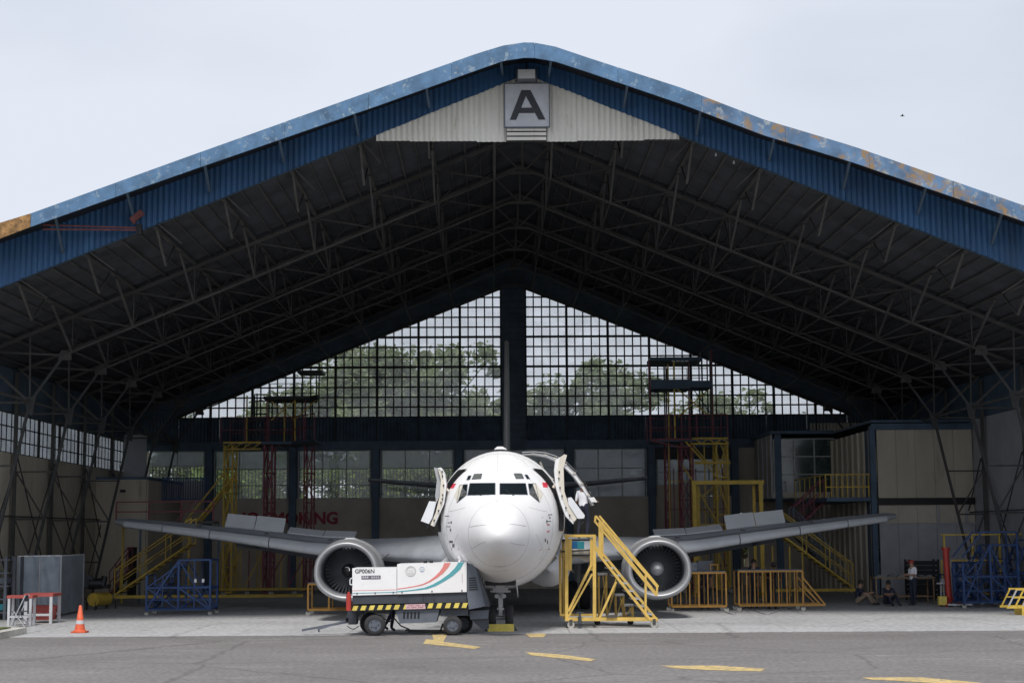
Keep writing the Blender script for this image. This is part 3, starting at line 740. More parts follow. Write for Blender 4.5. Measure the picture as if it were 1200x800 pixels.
def _cr(p0, p1, p2, p3, x0, x1, x2, x3, x):
    t = (x - x1) / (x2 - x1) if x2 != x1 else 0
    m1 = (p2 - p0) / (x2 - x0) if x2 != x0 else 0; m2 = (p3 - p1) / (x3 - x1) if x3 != x1 else 0
    h = x2 - x1; t2 = t * t; t3 = t2 * t
    return (2 * t3 - 3 * t2 + 1) * p1 + (t3 - 2 * t2 + t) * h * m1 + (-2 * t3 + 3 * t2) * p2 + (t3 - t2) * h * m2
_X = [math.sqrt(t[0]) for t in TAB]
def sec(a):
    x = math.sqrt(max(0, min(a, 32.2))); i = 0
    while i < len(TAB) - 2 and x > _X[i + 1]: i += 1
    i0 = max(0, i - 1); i3 = min(len(TAB) - 1, i + 2)
    return [_cr(TAB[i0][k], TAB[i][k], TAB[i + 1][k], TAB[i3][k], _X[i0], _X[i], _X[i + 1], _X[i3], x) for k in (1, 2, 3)]
def ring(a, n=56, grow=0.0):
    w, t, b = sec(a); w = max(w, .001) + grow; c = b + (t - b) * .50
    return [Vector((w * math.cos(2 * math.pi * i / n), a, c + ((t - c + grow) if math.sin(2 * math.pi * i / n) >= 0 else (c - b + grow)) * math.sin(2 * math.pi * i / n))) for i in range(n)]
def inside(p):
    if p.y <= 0: return False
    w, t, b = sec(p.y); c = b + (t - b) * .5
    if w < 1e-4: return False
    h = (t - c) if p.z > c else (c - b)
    return (p.x / w) ** 2 + ((p.z - c) / h) ** 2 < 1
def cast(px, py, off=0.006):
    o = AI @ CO; d = (AI.to_3x3() @ ray(px, py)); d = d / d.y
    t0 = -o.y - .05; t = t0; step = .04
    while t < t0 + 9:
        if inside(o + d * t): break
        t += step
    else: return None
    lo, hi = t - step, t
    for _ in range(22):
        m_ = (lo + hi) / 2
        if inside(o + d * m_): hi = m_
        else: lo = m_
    return o + d * (hi - off)
def decal(name, pts, m, parent=A, off=.008, sub=3, th=None):
    """polygon of the front view laid on the skin; quads are subdivided so they follow it"""
    q = MB()
    if len(pts) == 4:
        g = []
        for j in range(sub + 1):
            for i in range(sub + 1):
                u, v = i / sub, j / sub
                x = (pts[0][0] * (1 - u) + pts[1][0] * u) * (1 - v) + (pts[3][0] * (1 - u) + pts[2][0] * u) * v
                y = (pts[0][1] * (1 - u) + pts[1][1] * u) * (1 - v) + (pts[3][1] * (1 - u) + pts[2][1] * u) * v
                g.append(cast(x, y, off))
        if any(k is None for k in g): return None
        q.add(g, [(j * (sub + 1) + i, j * (sub + 1) + i + 1, (j + 1) * (sub + 1) + i + 1, (j + 1) * (sub + 1) + i) for j in range(sub) for i in range(sub)], 0, True)
    else:
        g = [cast(x, y, off) for x, y in pts]
        if any(k is None for k in g): return None
        c = sum(g, Vector()) / len(g); q.add(g + [c], [(i, (i + 1) % len(g), len(g)) for i in range(len(g))])
    return q.build(name, m, parent, fix=False)
def seam(name, pts, m, r=.004, parent=A):
    dn = []
    for a, b in zip(pts[:-1], pts[1:]): dn += [(a[0] + (b[0] - a[0]) * k / 7, a[1] + (b[1] - a[1]) * k / 7) for k in range(7)]
    g = [cast(x, y, 0.0) for x, y in dn + [pts[-1]]]; g = [k for k in g if k is not None]
    if len(g) < 2: return
    q = MB(); q.path(g, r, n=5); return q.build(name, m, parent)
# skin
M_line = mat('panel_line_grey', (0.30, 0.30, 0.32), 0.7)
st_a = [0.0, .01, .03, .06, .1, .16, .24, .34, .46, .6, .78, .98, 1.18]
rd = MB(); rd.loft([ring(a) for a in st_a], caps=False); rd.loft([ring(1.18), ring(1.19, grow=-.02)], caps=False)
rd.build('radome', M_white, A)
body_a = [1.20 + .12 * i for i in range(40)] + [6.2 + .5 * i for i in range(31)] + [22 + .6 * i for i in range(17)] + [32.2]
fb = MB(); fb.loft([ring(1.19, grow=-.02), ring(1.20)], caps=False); fb.loft([ring(a) for a in body_a], caps=False); fb.add(ring(32.2), [tuple(range(56))])
fb.build('fuselage', M_white, A)
M_slat = mat('pale_slat_paint', (0.50, 0.52, 0.55), 0.45, var=.06)
C3 = lambda x, y: (480 + x / 4.445, 520 + y / 4.445)
q = MB(); rg_ = ring(1.19, 60, .001); q.path(rg_ + [rg_[0]], .003, n=5); q.build('radome_seam', M_line, A)
for a_ in (3.1, 4.95, 5.9):
    q = MB(); rg_ = ring(a_, 60, .001); q.path(rg_ + [rg_[0]], .004, n=4); q.build('skin_seam', M_line, A)
for pts in ([(455, 290), (455, 400)], [(310, 432), (350, 425), (400, 420)], [(515, 415), (560, 420), (605, 427)], [(325, 545), (365, 520), (395, 508)], [(525, 512), (560, 522), (600, 527)], [(440, 634), (470, 637), (500, 632)]):
    seam('lightning_strip', [C3(*p) for p in pts], M_line, .005)
def pane(name, pts, m=M_wsh, parent=A, sub=4, frame_=True, off=.012):
    P4 = [C3(*p) for p in pts]; o = decal(name, P4, m, parent, off, sub)
    if frame_ and o is not None:
        cx = sum(p[0] for p in P4) / len(P4); cy = sum(p[1] for p in P4) / len(P4)
        ring_ = P4 + [P4[0]]; dense = []
        for a, b in zip(ring_[:-1], ring_[1:]): dense += [(a[0] + (b[0] - a[0]) * k / 4, a[1] + (b[1] - a[1]) * k / 4) for k in range(4)]
        dense.append(dense[0]); g = [cast(x, y, .008) for x, y in dense]
        if all(k is not None for k in g): q = MB(); q.path(g, .011, n=6); q.build('window_frame', M_gpug, o)
    return o
pane('windshield', [(314, 205), (446, 203), (446, 264), (302, 267)])
pane('windshield', [(470, 205), (604, 205), (615, 264), (470, 263)])
pane('cockpit_window', [(262, 214), (302, 210), (297, 266), (247, 306)])
pane('cockpit_window', [(618, 207), (656, 206), (675, 303), (626, 262)])
decal('pale_pane_quad', [C3(*p) for p in [(257, 214), (278, 212), (250, 303), (231, 268)]], M_pale, off=.02, sub=3)  # pale quad over the outer part of each side cockpit pane
decal('pale_pane_quad', [C3(*p) for p in [(641, 208), (662, 207), (695, 262), (679, 303)]], M_pale, off=.02, sub=3)
M_eyeb = mat('eyebrow_glass', (0.14, 0.15, 0.14), 0.12, spec=0.8)
pane('eyebrow_window', [(337, 157), (377, 156), (371, 181), (325, 184)], M_eyeb, sub=2)
pane('eyebrow_window', [(306, 166), (321, 165), (314, 185), (297, 187)], sub=2)
pane('eyebrow_window', [(543, 154), (584, 155), (595, 180), (555, 181)], M_eyeb, sub=2)
pane('eyebrow_window', [(600, 160), (613, 161), (626, 181), (611, 182)], sub=2)
for pts in ([(218, 206), (243, 206), (228, 231), (208, 230)], [(690, 200), (717, 200), (721, 226), (697, 226)]):
    decal('flag_emblem', [C3(*p) for p in pts], M_flagr, off=.008, sub=2)
    c = [(p[0], p[1] + 14) for p in pts]
M_ms = mat('small_placard', (0.12, 0.11, 0.12), 0.6); M_mr = mat('pink_placard', (0.60, 0.22, 0.24), 0.6)
for (x, y, w, h, mm) in [(213, 402, 7, 12, M_ms), (210, 440, 6, 14, M_ms), (199, 407, 10, 5, M_ms), (712, 395, 6, 16, M_ms), (728, 378, 6, 10, M_ms), (716, 415, 13, 45, M_mr), (207, 503, 18, 12, M_ms), (222, 520, 12, 18, M_ms), (217, 543, 40, 6, M_mr), (704, 492, 6, 18, M_ms),
                       (716, 500, 5, 20, M_ms), (724, 545, 6, 6, M_ms), (680, 548, 32, 6, M_mr), (690, 378, 4, 5, M_mr), (245, 295, 4, 5, M_ms), (372, 262, 6, 4, M_dark), (540, 262, 6, 4, M_dark)]:
    decal('placard', [C3(x, y), C3(x + w, y), C3(x + w, y + h), C3(x, y + h)], mm, off=.007, sub=1)
for pts in ([(290, 330), (240, 345), (205, 352)], [(622, 328), (670, 343), (715, 352)], [(345, 160), (400, 120), (455, 112), (520, 118), (585, 158)], [(458, 30), (458, 150)], [(250, 470), (215, 560), (235, 600)], [(660, 470), (700, 560), (678, 600)], [(400, 655), (455, 662), (520, 656)], [(182, 300), (178, 400), (186, 480)], [(748, 300), (750, 400), (742, 480)], [(300, 120), (330, 90), (390, 65)], [(620, 118), (590, 88), (540, 64)]):
    seam('skin_seam', [C3(*p) for p in pts], M_line, .0035)
for x, y in ((205, 375), (212, 430), (722, 368), (716, 402)):
    g = cast(*C3(x, y), 0); s_ = -1 if x < 400 else 1
    if g: q = MB(); q.path([g, g + Vector((s_ * .08, -.03, 0)), g + Vector((s_ * .10, -.16, 0))], .014, n=6); q.build('pitot_probe', M_gpug, A)
# wiper blades
for x0, x1 in ((328, 372), (500, 541)): 
    g = [cast(*C3(x0, 240), .03), cast(*C3(x1, 268), .03)]
    if all(g): q = MB(); q.path(g, .010, n=5); q.build('wiper', M_dark, A)
# near-black sheets on the skin for shade inside door openings, seen edge on
for s in (-1, 1):
    q = MB(); vs = []; NA, NZ = 8, 30
    for i in range(NA + 1):
        for k in range(NZ + 1):
            a_ = 4.0 + .86 * i / NA; w, t, b = sec(a_); z = 2.72 + 1.72 * k / NZ; c = (t + b) / 2; hz = (t - b) / 2
            sn = (z - c) / hz; cs = math.sqrt(max(0, 1 - sn * sn)); vs.append((s * (w * cs + .03 * cs), a_ - .01, z + .03 * sn))
    q.add(vs, [(i * (NZ + 1) + k, i * (NZ + 1) + k + 1, (i + 1) * (NZ + 1) + k + 1, (i + 1) * (NZ + 1) + k) for i in range(NA) for k in range(NZ)], 0, True); q.build('door_shade_sheet', M_dark, A, fix=False)
# antennas / drain mast
q = MB(); q.extrude([AP(579, 526, 6.5), AP(583, 523, 6.5), AP(589, 523, 6.5), AP(594, 526, 6.5)], (0, .5, 0)); q.build('antenna_fairing', M_white, A)
# ---- doors
C4 = lambda x, y: (640 + x / 7.27, 530 + y / 7.27)
C5 = lambda x, y: (490 + x / 8.0, 530 + y / 8.0)
def slab(name, pts, conv, a, depth, m, parent):
    q = MB(); q.extrude([AP(*conv(*p), a) for p in pts], (0, depth, 0)); return q.build(name, m, parent)
D = empty_part('cabin_door', A)
slab('door_skin', [(80, 60), (70, 150), (80, 280), (125, 430), (165, 540), (232, 608), (245, 598), (190, 520), (150, 420), (108, 280), (95, 150), (118, 40)], C4, 3.45, .8, M_white, D)
slab('door_edge', [(118, 40), (95, 150), (108, 280), (150, 420), (190, 520), (238, 590), (262, 560), (190, 440), (155, 330), (148, 130), (178, 22), (155, 15)], C4, 3.43, .06, M_pale, D)
slab('door_liner', [(128, 40), (108, 150), (120, 280), (160, 415), (200, 510), (238, 570), (262, 548), (185, 430), (150, 320), (143, 130), (168, 25)], C4, 3.5, .72, M_pale, D)
slab('escape_slide_pack', [(185, 385), (215, 380), (330, 535), (322, 560), (268, 562), (190, 440)], C4, 3.40, .75, M_lightgrey, D)
for (x, y) in ((112, 165), (108, 220), (118, 300), (135, 370), (168, 470), (200, 535)):
    p = AP(*C4(x, y), 3.41); q = MB(); q.box(p, (.035, .03, .05)); q.build('door_latch', M_dark, D)
q = MB(); q.path([AP(*C4(x, y), 3.45) for x, y in ((235, 600), (262, 575), (300, 610), (318, 590))], .02, n=6); q.path([AP(*C4(x, y), 3.5) for x, y in ((265, 560), (295, 600), (320, 560))], .02, n=6); q.build('girt_bar', M_dark, D)
q = MB(); q.path([AP(*C4(x, y), 3.8) for x, y in ((95, 250), (60, 300))], .04, n=6); q.build('door_hinge_arm', M_pale, D)
D = empty_part('galley_door', A)
slab('door_skin', [(180, 145), (215, 140), (246, 190), (264, 300), (242, 480), (182, 612), (146, 692), (134, 686), (175, 595), (228, 470), (246, 300), (232, 200), (205, 160)], C5, 3.45, .76, M_white, D)
slab('door_edge', [(183, 147), (232, 195), (247, 300), (230, 475), (172, 600), (138, 688), (116, 678), (165, 560), (205, 400), (213, 250)], C5, 3.43, .06, M_pale, D)
slab('door_liner', [(148, 140), (183, 147), (213, 250), (205, 400), (170, 480), (160, 400), (176, 260)], C5, 3.55, .6, M_nac, D)
slab('escape_slide_pack', [(104, 455), (170, 460), (132, 610), (98, 668), (25, 640)], C5, 3.40, .7, M_lightgrey, D)
for (x, y) in ((225, 180), (228, 220), (238, 308), (231, 398), (228, 436), (214, 470), (192, 545), (150, 635)):
    p = AP(*C5(x, y), 3.41); q = MB(); q.box(p, (.035, .03, .05)); q.build('door_latch', M_dark, D)
q = MB(); q.path([AP(*C5(x, y), 3.5) for x, y in ((95, 672), (75, 715))], .018, n=6); q.path([AP(*C5(x, y), 3.5) for x, y in ((60, 655), (85, 680), (100, 670))], .02, n=6); q.build('girt_bar', M_dark, D)
q = MB(); q.path([AP(*C5(x, y), 3.8) for x, y in ((250, 330), (285, 360))], .04, n=6); q.build('door_hinge_arm', M_pale, D)
# black frame of the openings below the doors
for s, c in ((1, [(118, 520), (150, 515), (140, 655), (108, 660)]), (-1, None)):
    if c: slab('door_sill_frame', c, C4, 3.9, .1, M_dark, A)
# ---- cargo door, swung up: curved panel seen end on
outer = [(612, 529.5), (625, 528.6), (640, 530), (652, 534), (664, 541), (675, 551.5), (684, 564), (692, 578), (698, 591)]
inner = [(613, 533), (625, 532.4), (640, 534.6), (650, 539), (661, 546), (671, 556), (680, 568), (688, 581), (694, 592)]
CD = empty_part('cargo_door', A)
q = MB(); q.extrude([AP(x, y, 6.4) for x, y in outer] + [AP(x, y, 6.4) for x, y in reversed(inner)], (0, 0.9, 0)); q.build('door_panel', M_white, CD)
q = MB(); q.path([AP(x, y + 1.4, 6.36) for x, y in outer], .022, n=6); q.build('door_seal', M_dark, CD)
for k in range(7): 
    i = 1 + k; p = AP((outer[i][0] + inner[i][0]) / 2, (outer[i][1] + inner[i][1]) / 2, 6.37); sbox('door_rib', p, (.10, .04, .03), M_pale, CD)
q = MB(); q.extrude([AP(x, y, 6.3) for x, y in ((690, 583), (696, 582), (700, 588), (693, 588))], (0, .5, 0)); q.build('latch_block', M_white, CD)
q = MB(); q.path([AP(633, 541, 6.6), AP(638, 553, 6.7), AP(648, 562, 6.7)], .03, n=6); q.build('actuator', M_pale, CD)
# ---- wings
AF = [(0, 0), (.012, .022), (.05, .045), (.12, .064), (.25, .078), (.4, .08), (.6, .066), (.8, .038), (1, .004), (1, -.004), (.8, -.018), (.6, -.034), (.4, -.046), (.25, -.048), (.12, -.042), (.05, -.030), (.012, -.016)]
WS = [(1.5, 10.6, 7.4, 1.88, 1.05), (3.3, 12.0, 6.0, 1.93, .98), (4.83, 13.1, 4.9, 2.02, .95), (6.4, 14.0, 4.2, 2.16, .92), (9.5, 15.75, 3.2, 2.57, 1.0), (12.5, 17.4, 2.4, 2.94, 1.1), (14.0, 18.3, 1.9, 3.10, 1.2), (14.44, 18.75, 1.5, 3.17, .9)]
def wing_at(y):
    for a, b in zip(WS[:-1], WS[1:]):
        if y <= b[0]: break
    t = (y - a[0]) / (b[0] - a[0]); return [a[k] + (b[k] - a[k]) * t for k in range(5)]
for s in (-1, 1):
    Wg = empty_part('wing', A)
    def WP(y, u, v, s=s):
        _, le, c, z, th = wing_at(y); inc = R(1.5)
        return Vector((s * y, le + u * c, z + v * c * th + u * c * .062))
    ys = [1.5, 2.4, 3.3, 4.0, 4.83, 5.6, 6.4, 7.4, 8.4, 9.5, 10.5, 11.5, 12.5, 13.3, 14.0, 14.3, 14.44]
    q = MB(); q.loft([[WP(y, u, v) for u, v in AF] for y in ys], mi=0, smooth=True); q.build('wing_box', M_wing, Wg)
    # slats along the leading edge, drooped a little
    for y0, y1 in ((5.9, 8.1), (8.14, 10.4), (10.44, 12.3), (12.34, 13.95)):
        q = MB(); rr = []
        for k in range(4):
            y = y0 + (y1 - y0) * k / 3
            _, le, c, z, th = wing_at(y)
            prof = [(.10, .075), (.05, .055), (.01, .03), (-.012, 0), (-.005, -.03), (.03, -.044), (.035, -.03), (.01, 0), (.05, .045), (.10, .068)]
            rr.append([Vector((s * y, le + u * c - .10, z + v * c * th - .015)) for u, v in prof])
        q.loft(rr); q.build('slat', M_slat, Wg)
    # raised outboard spoilers and nearly closed inboard ones
    for y0, y1, ang, ln in ((7.95, 9.05, 38, .80), (9.08, 10.2, 38, .76), (5.3, 6.45, 14, .85), (6.48, 7.8, 14, .8)):
        q = MB(); pts = []
        for y in (y0, y1): 
            b = WP(y, .62, .066); e = b + Vector((0, ln * math.cos(R(ang)), ln * math.sin(R(ang)))); pts.append((b, e))
        up = Vector((0, -math.sin(R(ang)), math.cos(R(ang)))) * .04
        p4 = [pts[0][0], pts[1][0], pts[1][1], pts[0][1]]; q.extrude(p4, up); o_ = q.build('spoiler', M_lightgrey, Wg)
        for yy in (y0 + .25, y1 - .25):
            b = WP(yy, .62, .066); sbar('spoiler_actuator', b + Vector((0, .1, -.02)), b + Vector((0, ln * .5 * math.cos(R(ang)), ln * .5 * math.sin(R(ang)) - .01)), .035, M_gpud, o_)
    # small dark items on the upper skin
    for y in (5.9, 8.3, 10.9): sbox('vortex_probe', WP(y, .10, .085), (.16, .12, .035), M_dark, Wg)
    # drooped flaps
    for y0, y1 in ((2.6, 4.6), (5.3, 10.0)):
        q = MB(); rr = []
        for y in (y0, (y0 + y1) / 2, y1):
            _, le, c, z, th = wing_at(y); b = WP(y, .86, -.02); L_ = c * .24
            rr.append([b, b + Vector((0, L_ * .4, .02)), b + Vector((0, L_ * .92, -L_ * .55)), b + Vector((0, L_ * .86, -L_ * .62)), b + Vector((0, L_ * .25, -.16))])
        q.loft(rr, smooth=False); q.build('flap', M_wingd, Wg)
    for y in (4.3, 6.9, 9.2):
        q = MB(); rr = []
        for u, dz, w, h in ((.45, -.05, .02, .03), (.58, -.16, .12, .14), (.8, -.22, .14, .20), (1.02, -.34, .11, .17), (1.18, -.52, .02, .03)):
            p = WP(y, min(u, 1), -.02) + Vector((0, max(0, u - 1) * 3, dz)); rr.append([p + Vector((math.cos(t) * w, 0, math.sin(t) * h)) for t in [2 * math.pi * k / 10 for k in range(10)]])
        q.loft(rr); q.build('flap_track_fairing', M_wingd, Wg)
    # wing to body fairing
    q = MB(); rr = []
    for a_, w, h in ((9.2, .05, .05), (10.4, .5, .45), (12, .75, .62), (16, .8, .7), (19, .5, .4), (20.5, .05, .05)):
        rr.append([Vector((s * (1.45 + math.cos(t) * w), a_, 1.55 + math.sin(t) * h)) for t in [2 * math.pi * k / 14 for k in range(14)]])
    q.loft(rr); q.build('wing_root_fairing', M_white, A)
# ---- engines
blade_me = None
for s in (-1, 1):
    E = empty_part('engine', A, (s * 4.83, 9.1, 1.545))
    def rg(a, r, n=48, drop=0.0):
        o = []
        for i in range(n):
            t = 2 * math.pi * i / n; x, z = math.cos(t) * r * 1.0, math.sin(t) * r
            x *= 1.0 + .012 * abs(math.cos(t)); 
            if z < 0: x *= 1 + .05 * abs(math.sin(2 * t)); z *= .91
            else: z *= .93
            o.append(Vector((x, a, z + drop)))
        return o
    lip = [(.42, .80), (.2, .795), (.08, .825), (.02, .87), (0, .905), (.02, .94), (.08, .975), (.2, 1.005), (.36, 1.025)]
    q = MB(); q.loft([rg(a, r) for a, r in lip], caps=False); q.build('inlet_lip', M_metal, E)
    q = MB(); q.loft([rg(a, r) for a, r in [(.36, 1.03), (.7, 1.06), (1.3, 1.07), (2.0, 1.02), (2.8, .90), (3.3, .80), (3.32, .74)]], caps=False); q.build('nacelle', M_nac, E)
    q = MB(); q.loft([rg(a, r) for a, r in [(.42, .80), (.7, .79), (1.0, .785)]], caps=False)
    q.build('inlet_duct', M_gpug, E)
    q = MB(); q.add(rg(1.05, .80), [tuple(range(48))]); q.build('fan_backing', M_dark, E)
    q = MB(); q.tube((0, 3.2, 0), (0, 4.3, -.02), .55, .34, n=20); q.build('exhaust_nozzle', M_wingd, E)
    # spinner
    q = MB(); rr = []
    for a, r in ((.42, .01), (.46, .06), (.55, .13), (.7, .20), (.85, .23)): rr.append([Vector((math.cos(t) * r, a, math.sin(t) * r)) for t in [2 * math.pi * k / 20 for k in range(20)]])
    q.loft(rr); q.build('spinner', M_dark if s < 0 else M_nac, E)
    if s < 0:
        q = MB(); pts = []
        for k in range(26):
            t = k / 25 * 4.2; r = .06 + .12 * k / 25; pts.append(Vector((math.cos(t) * r, .44 + .3 * (k / 25) - .04, math.sin(t) * r)))
        q.path(pts, .012, n=5); q.build('spinner_spiral', M_lightgrey, E)
    if blade_me is None:
        q = MB(); n = 5; v = []
        for k in range(n + 1):
            r = .2 + .575 * k / n; tw = R(35 + 25 * k / n); w = .055 + .03 * k / n
            c, sn = math.cos(tw), math.sin(tw); v += [(-w * c, .82 - w * sn, r), (w * c, .82 + w * sn, r)]
        q.add(v, [(2 * k, 2 * k + 1, 2 * k + 3, 2 * k + 2) for k in range(n)], 0, True); blade_me = q.mesh('fan_blade', M_blade)
    for k in range(38):
        o = link('fan_blade', blade_me, E); o.rotation_euler = (0, 2 * math.pi * k / 38, 0); o.scale = (1, 1, .935)
    # pylon
    q = MB(); rr = []
    for a, w, zb_, zt_ in ((.55, .04, .85, .93), (1.0, .22, .6, 1.02), (2.0, .26, .5, 1.0), (3.4, .2, .35, .78), (4.8, .12, .3, .62)):
        rr.append([Vector((w, a, zb_)), Vector((w, a, zt_ - .08)), Vector((w * .5, a, zt_)), Vector((-w * .5, a, zt_)), Vector((-w, a, zt_ - .08)), Vector((-w, a, zb_))])
    q.loft(rr); q.build('pylon', M_lightgrey, E)
    q = MB(); q.extrude([(-s * .98, .9, .35), (-s * 1.22, 1.3, .52), (-s * 1.22, 1.5, .5), (-s * .98, 1.6, .32)], (0, 0, .02)); q.build('nacelle_strake', M_nac, E)
# ---- tail
q = MB(); rr = []
for z, le, c, th in ((4.9, 24.2, 8.0, .30), (5.6, 25.9, 6.0, .30), (7.5, 27.7, 4.6, .27), (9.5, 29.6, 3.4, .24), (11.3, 31.2, 2.3, .2), (11.36, 31.5, 1.9, .1)):
    rr.append([Vector((x * th / 2, le + u * c, z)) for u, x in ((0, 0), (.03, .5), (.15, .9), (.4, 1), (.8, .5), (1, .06), (1, -.06), (.8, -.5), (.4, -1), (.15, -.9), (.03, -.5))])
q.loft(rr); q.build('tail_fin', M_white, A)
for s in (-1, 1):
    q = MB(); rr = []
    for y, le, c, z, th in ((.4, 28.6, 3.4, 4.55, .3), (3.2, 30.2, 2.4, 4.83, .2), (6.3, 31.9, 1.4, 5.12, .12)):
        rr.append([Vector((s * y, le + u * c, z + v * th * 1.3)) for u, v in ((0, 0), (.05, .25), (.3, .5), (.7, .25), (1, 0), (.7, -.25), (.3, -.5), (.05, -.25))])
    q.loft(rr); q.build('tailplane', M_wingd, A)
# ---- landing gear
N = empty_part('nose_gear', A, (0, 4.05, 0))
def wheel(parent, x, y, z, r, w, hub=M_nac):
    T = MB(); rr = []
    for dx, rad in ((-w / 2, r * .62), (-w / 2, r * .86), (-w * .42, r * .96), (-w * .2, r), (w * .2, r), (w * .42, r * .96), (w / 2, r * .86), (w / 2, r * .62)):
        rr.append([Vector((x + dx, y + math.cos(t) * rad, z + math.sin(t) * rad)) for t in [2 * math.pi * k / 28 for k in range(28)]])
    T.loft(rr, caps=False)
    o = T.build('tyre', M_rubber, parent)
    q = MB(); q.tube((x - w * .38, y, z), (x + w * .38, y, z), r * .62, n=20); q.tube((x - w * .5, y, z), (x + w * .5, y, z), r * .2, n=12); q.build('rim', hub, o)
    return o
for s in (-1, 1): wheel(N, s * .24, 0, .345, .345, .22)
q = MB(); q.tube((0, 0, .42), (0, 0, 1.0), .07, n=12); q.tube((0, .02, .95), (0, .05, 2.0), .10, n=12); q.tube((-.3, 0, .345), (.3, 0, .345), .05, n=10); q.build('strut', M_nac, N)
q = MB(); q.bar((0, -.12, .95), (0, -.28, .72), .10, .05); q.bar((0, -.28, .72), (0, -.1, .42), .10, .05); q.build('torque_link', M_lightgrey, N)
q = MB(); q.box((0, -.1, 1.12), (.42, .16, .14)); q.box((0, -.12, 1.22), (.26, .2, .10)); q.tube((-.28, -.12, 1.08), (.28, -.12, 1.08), .035, n=8); q.build('steering_collar', M_lightgrey, N)
for s in (-1, 1):
    q = MB(); q.tube((s * .10, -.2, .95), (s * .10, -.26, .95), .06, n=12); q.tube((s * .07, -.14, .6), (s * .07, -.2, .6), .035, n=8); q.build('taxi_light', M_metal, N)
    q = MB(); q.extrude([(s * .42, -1.0, 1.52), (s * .42, .7, 1.3), (s * .47, .6, .88), (s * .47, -.85, 1.05)], (.02 * s, 0, 0)); q.build('gear_door', M_white, N)
q = MB(); q.bar((0, .05, 1.3), (0, -1.1, 1.75), .07); q.bar((-.14, .3, 1.9), (-.05, 0, 1.15), .04); q.bar((.14, .3, 1.9), (.05, 0, 1.15), .04); q.build('drag_brace', M_wingd, N)
# dark wheel well
q = MB(); q.box((0, -.15, 1.36), (.8, 1.5, .20)); q.build('wheel_well', M_dark, N)
for s in (-1, 1):
    Mg = empty_part('main_gear', A, (s * 2.6, 16.4, 0))
    for dx in (-.22, .22): wheel(Mg, dx, 0, .5, .5, .34)
    q = MB(); q.tube((0, 0, .5), (0, .1, 1.95), .12, n=12); q.bar((0, .1, 1.2), (-s * .9, .1, 1.8), .09); q.build('strut', M_nac, Mg)
    q = MB(); q.box((s * .35, .1, 1.35), (.04, .9, 1.0)); q.build('gear_door', M_nac, Mg)
# belly panel seen at the right, low
q = MB(); q.tube(AP(640, 663, 7), AP(652, 652, 7), .05, n=8); q.build('belly_scoop', M_nac, A)
# chock
ck = thing('wheel_chock', 'yellow wedge chock lying in front of the nose wheels', 'wheel chock', G(587, 739.3))
q = MB(); q.extrude([(-.36, -.16, 0), (-.36, .2, 0), (-.36, .2, .05), (-.36, .02, .2), (-.36, -.06, .2)], (.72, 0, 0)); q.build('chock_block', M_chock, ck)
for s in (-1, 1): q = MB(); q.extrude([(s * .38, -.12, 0), (s * .46, .16, 0), (s * .37, .16, .13), (s * .365, -.1, .16)], (0.0, .02, 0)); q.build('side_plate', M_gpud, ck)
# ================================================================== GROUND POWER UNIT
GY = 43.35
g0 = P(480, 741, GY); g0.z = 0
U = thing('ground_power_unit', 'white towed ground power unit with red and teal swooshes beside the nose wheel', 'power unit', g0)
def UP(px, py, y=0.0): p = P(px, py, GY + y) - g0; return p
def Uc(x, y): return (350 + x / 5.217, 640 + y / 5.217)
def ubx(name, pts, y, dep, m, parent=U):
    q = MB(); q.extrude([UP(*Uc(*p), y) for p in pts], (0, dep, 0)); return q.build(name, m, parent)
DP = 1.5
ubx('side_cover', [(328, 133), (599, 130), (599, 291), (328, 299)], 0.02, DP - .04, M_gpuw)
ubx('generator_cover', [(602, 108), (1027, 96), (1027, 277), (602, 291)], 0.0, DP, M_gpuw)
ubx('lower_housing', [(330, 300), (1027, 280), (1027, 342), (330, 352)], 0.06, DP - .12, M_gpud)
ubx('chassis_rail', [(322, 362), (1030, 344), (1030, 378), (322, 392)], 0.03, DP - .06, M_dark)
ubx('battery_box', [(590, 384), (862, 376), (842, 462), (618, 470)], 0.1, .9, M_gpug)
ubx('rear_frame', [(870, 378), (1035, 374), (1035, 420), (870, 425)], 0.15, DP - .3, M_gpud)
ubx('rear_cowling', [(1029, 108), (1078, 110), (1140, 365), (1040, 384), (1030, 300)], 0.03, DP - .06, M_gpug)
ubx('cowling_edge', [(1078, 110), (1088, 112), (1168, 368), (1140, 366)], 0.03, DP - .06, M_gpud)
ubx('exhaust_box', [(1045, 392), (1162, 388), (1158, 440), (1050, 446)], 0.3, .7, M_gpug)
ubx('air_filter', [(1055, 446), (1160, 440), (1163, 500), (1120, 505)], 0.4, .5, M_gpud)
# hazard stripes
def Ux(x): return x
for k, x in enumerate((334, 385, 436, 487, 538, 589)): 
    yb = 392 - (x - 322) * .0254; ubx('hazard_stripe', [(x - 9, yb - 1), (x + 20, yb - 1.8), (x + 31, yb - 30), (x + 2, yb - 29)], 0.018, .01, M_chock)
for k, x in enumerate((795, 848, 902, 955, 1004)):
    yb = 377 - (x - 795) * .012; ubx('hazard_stripe', [(x - 9, yb), (x + 20, yb - .5), (x + 30, yb - 31), (x + 2, yb - 30)], 0.018, .01, M_chock)
ubx('hazard_stripe', [(638, 383), (655, 382.5), (668, 353), (650, 354)], 0.018, .01, M_chock)
ubx('warning_plate', [(655, 353), (772, 350), (776, 380), (655, 383)], 0.016, .01, mat('pink_plate', (0.62, 0.42, 0.45), .6, var=.2, scale=30))
for i in range(13):
    x = 664 + i * 8.4
    for y in (360, 371): ubx('plate_lettering', [(x, y - 3), (x + 5, y - 3), (x + 5, y + 3), (x, y + 3)], 0.012, .003, mat('plate_ink', (0.30, 0.10, 0.12), .7)) if (i * 7 + y) % 5 else None
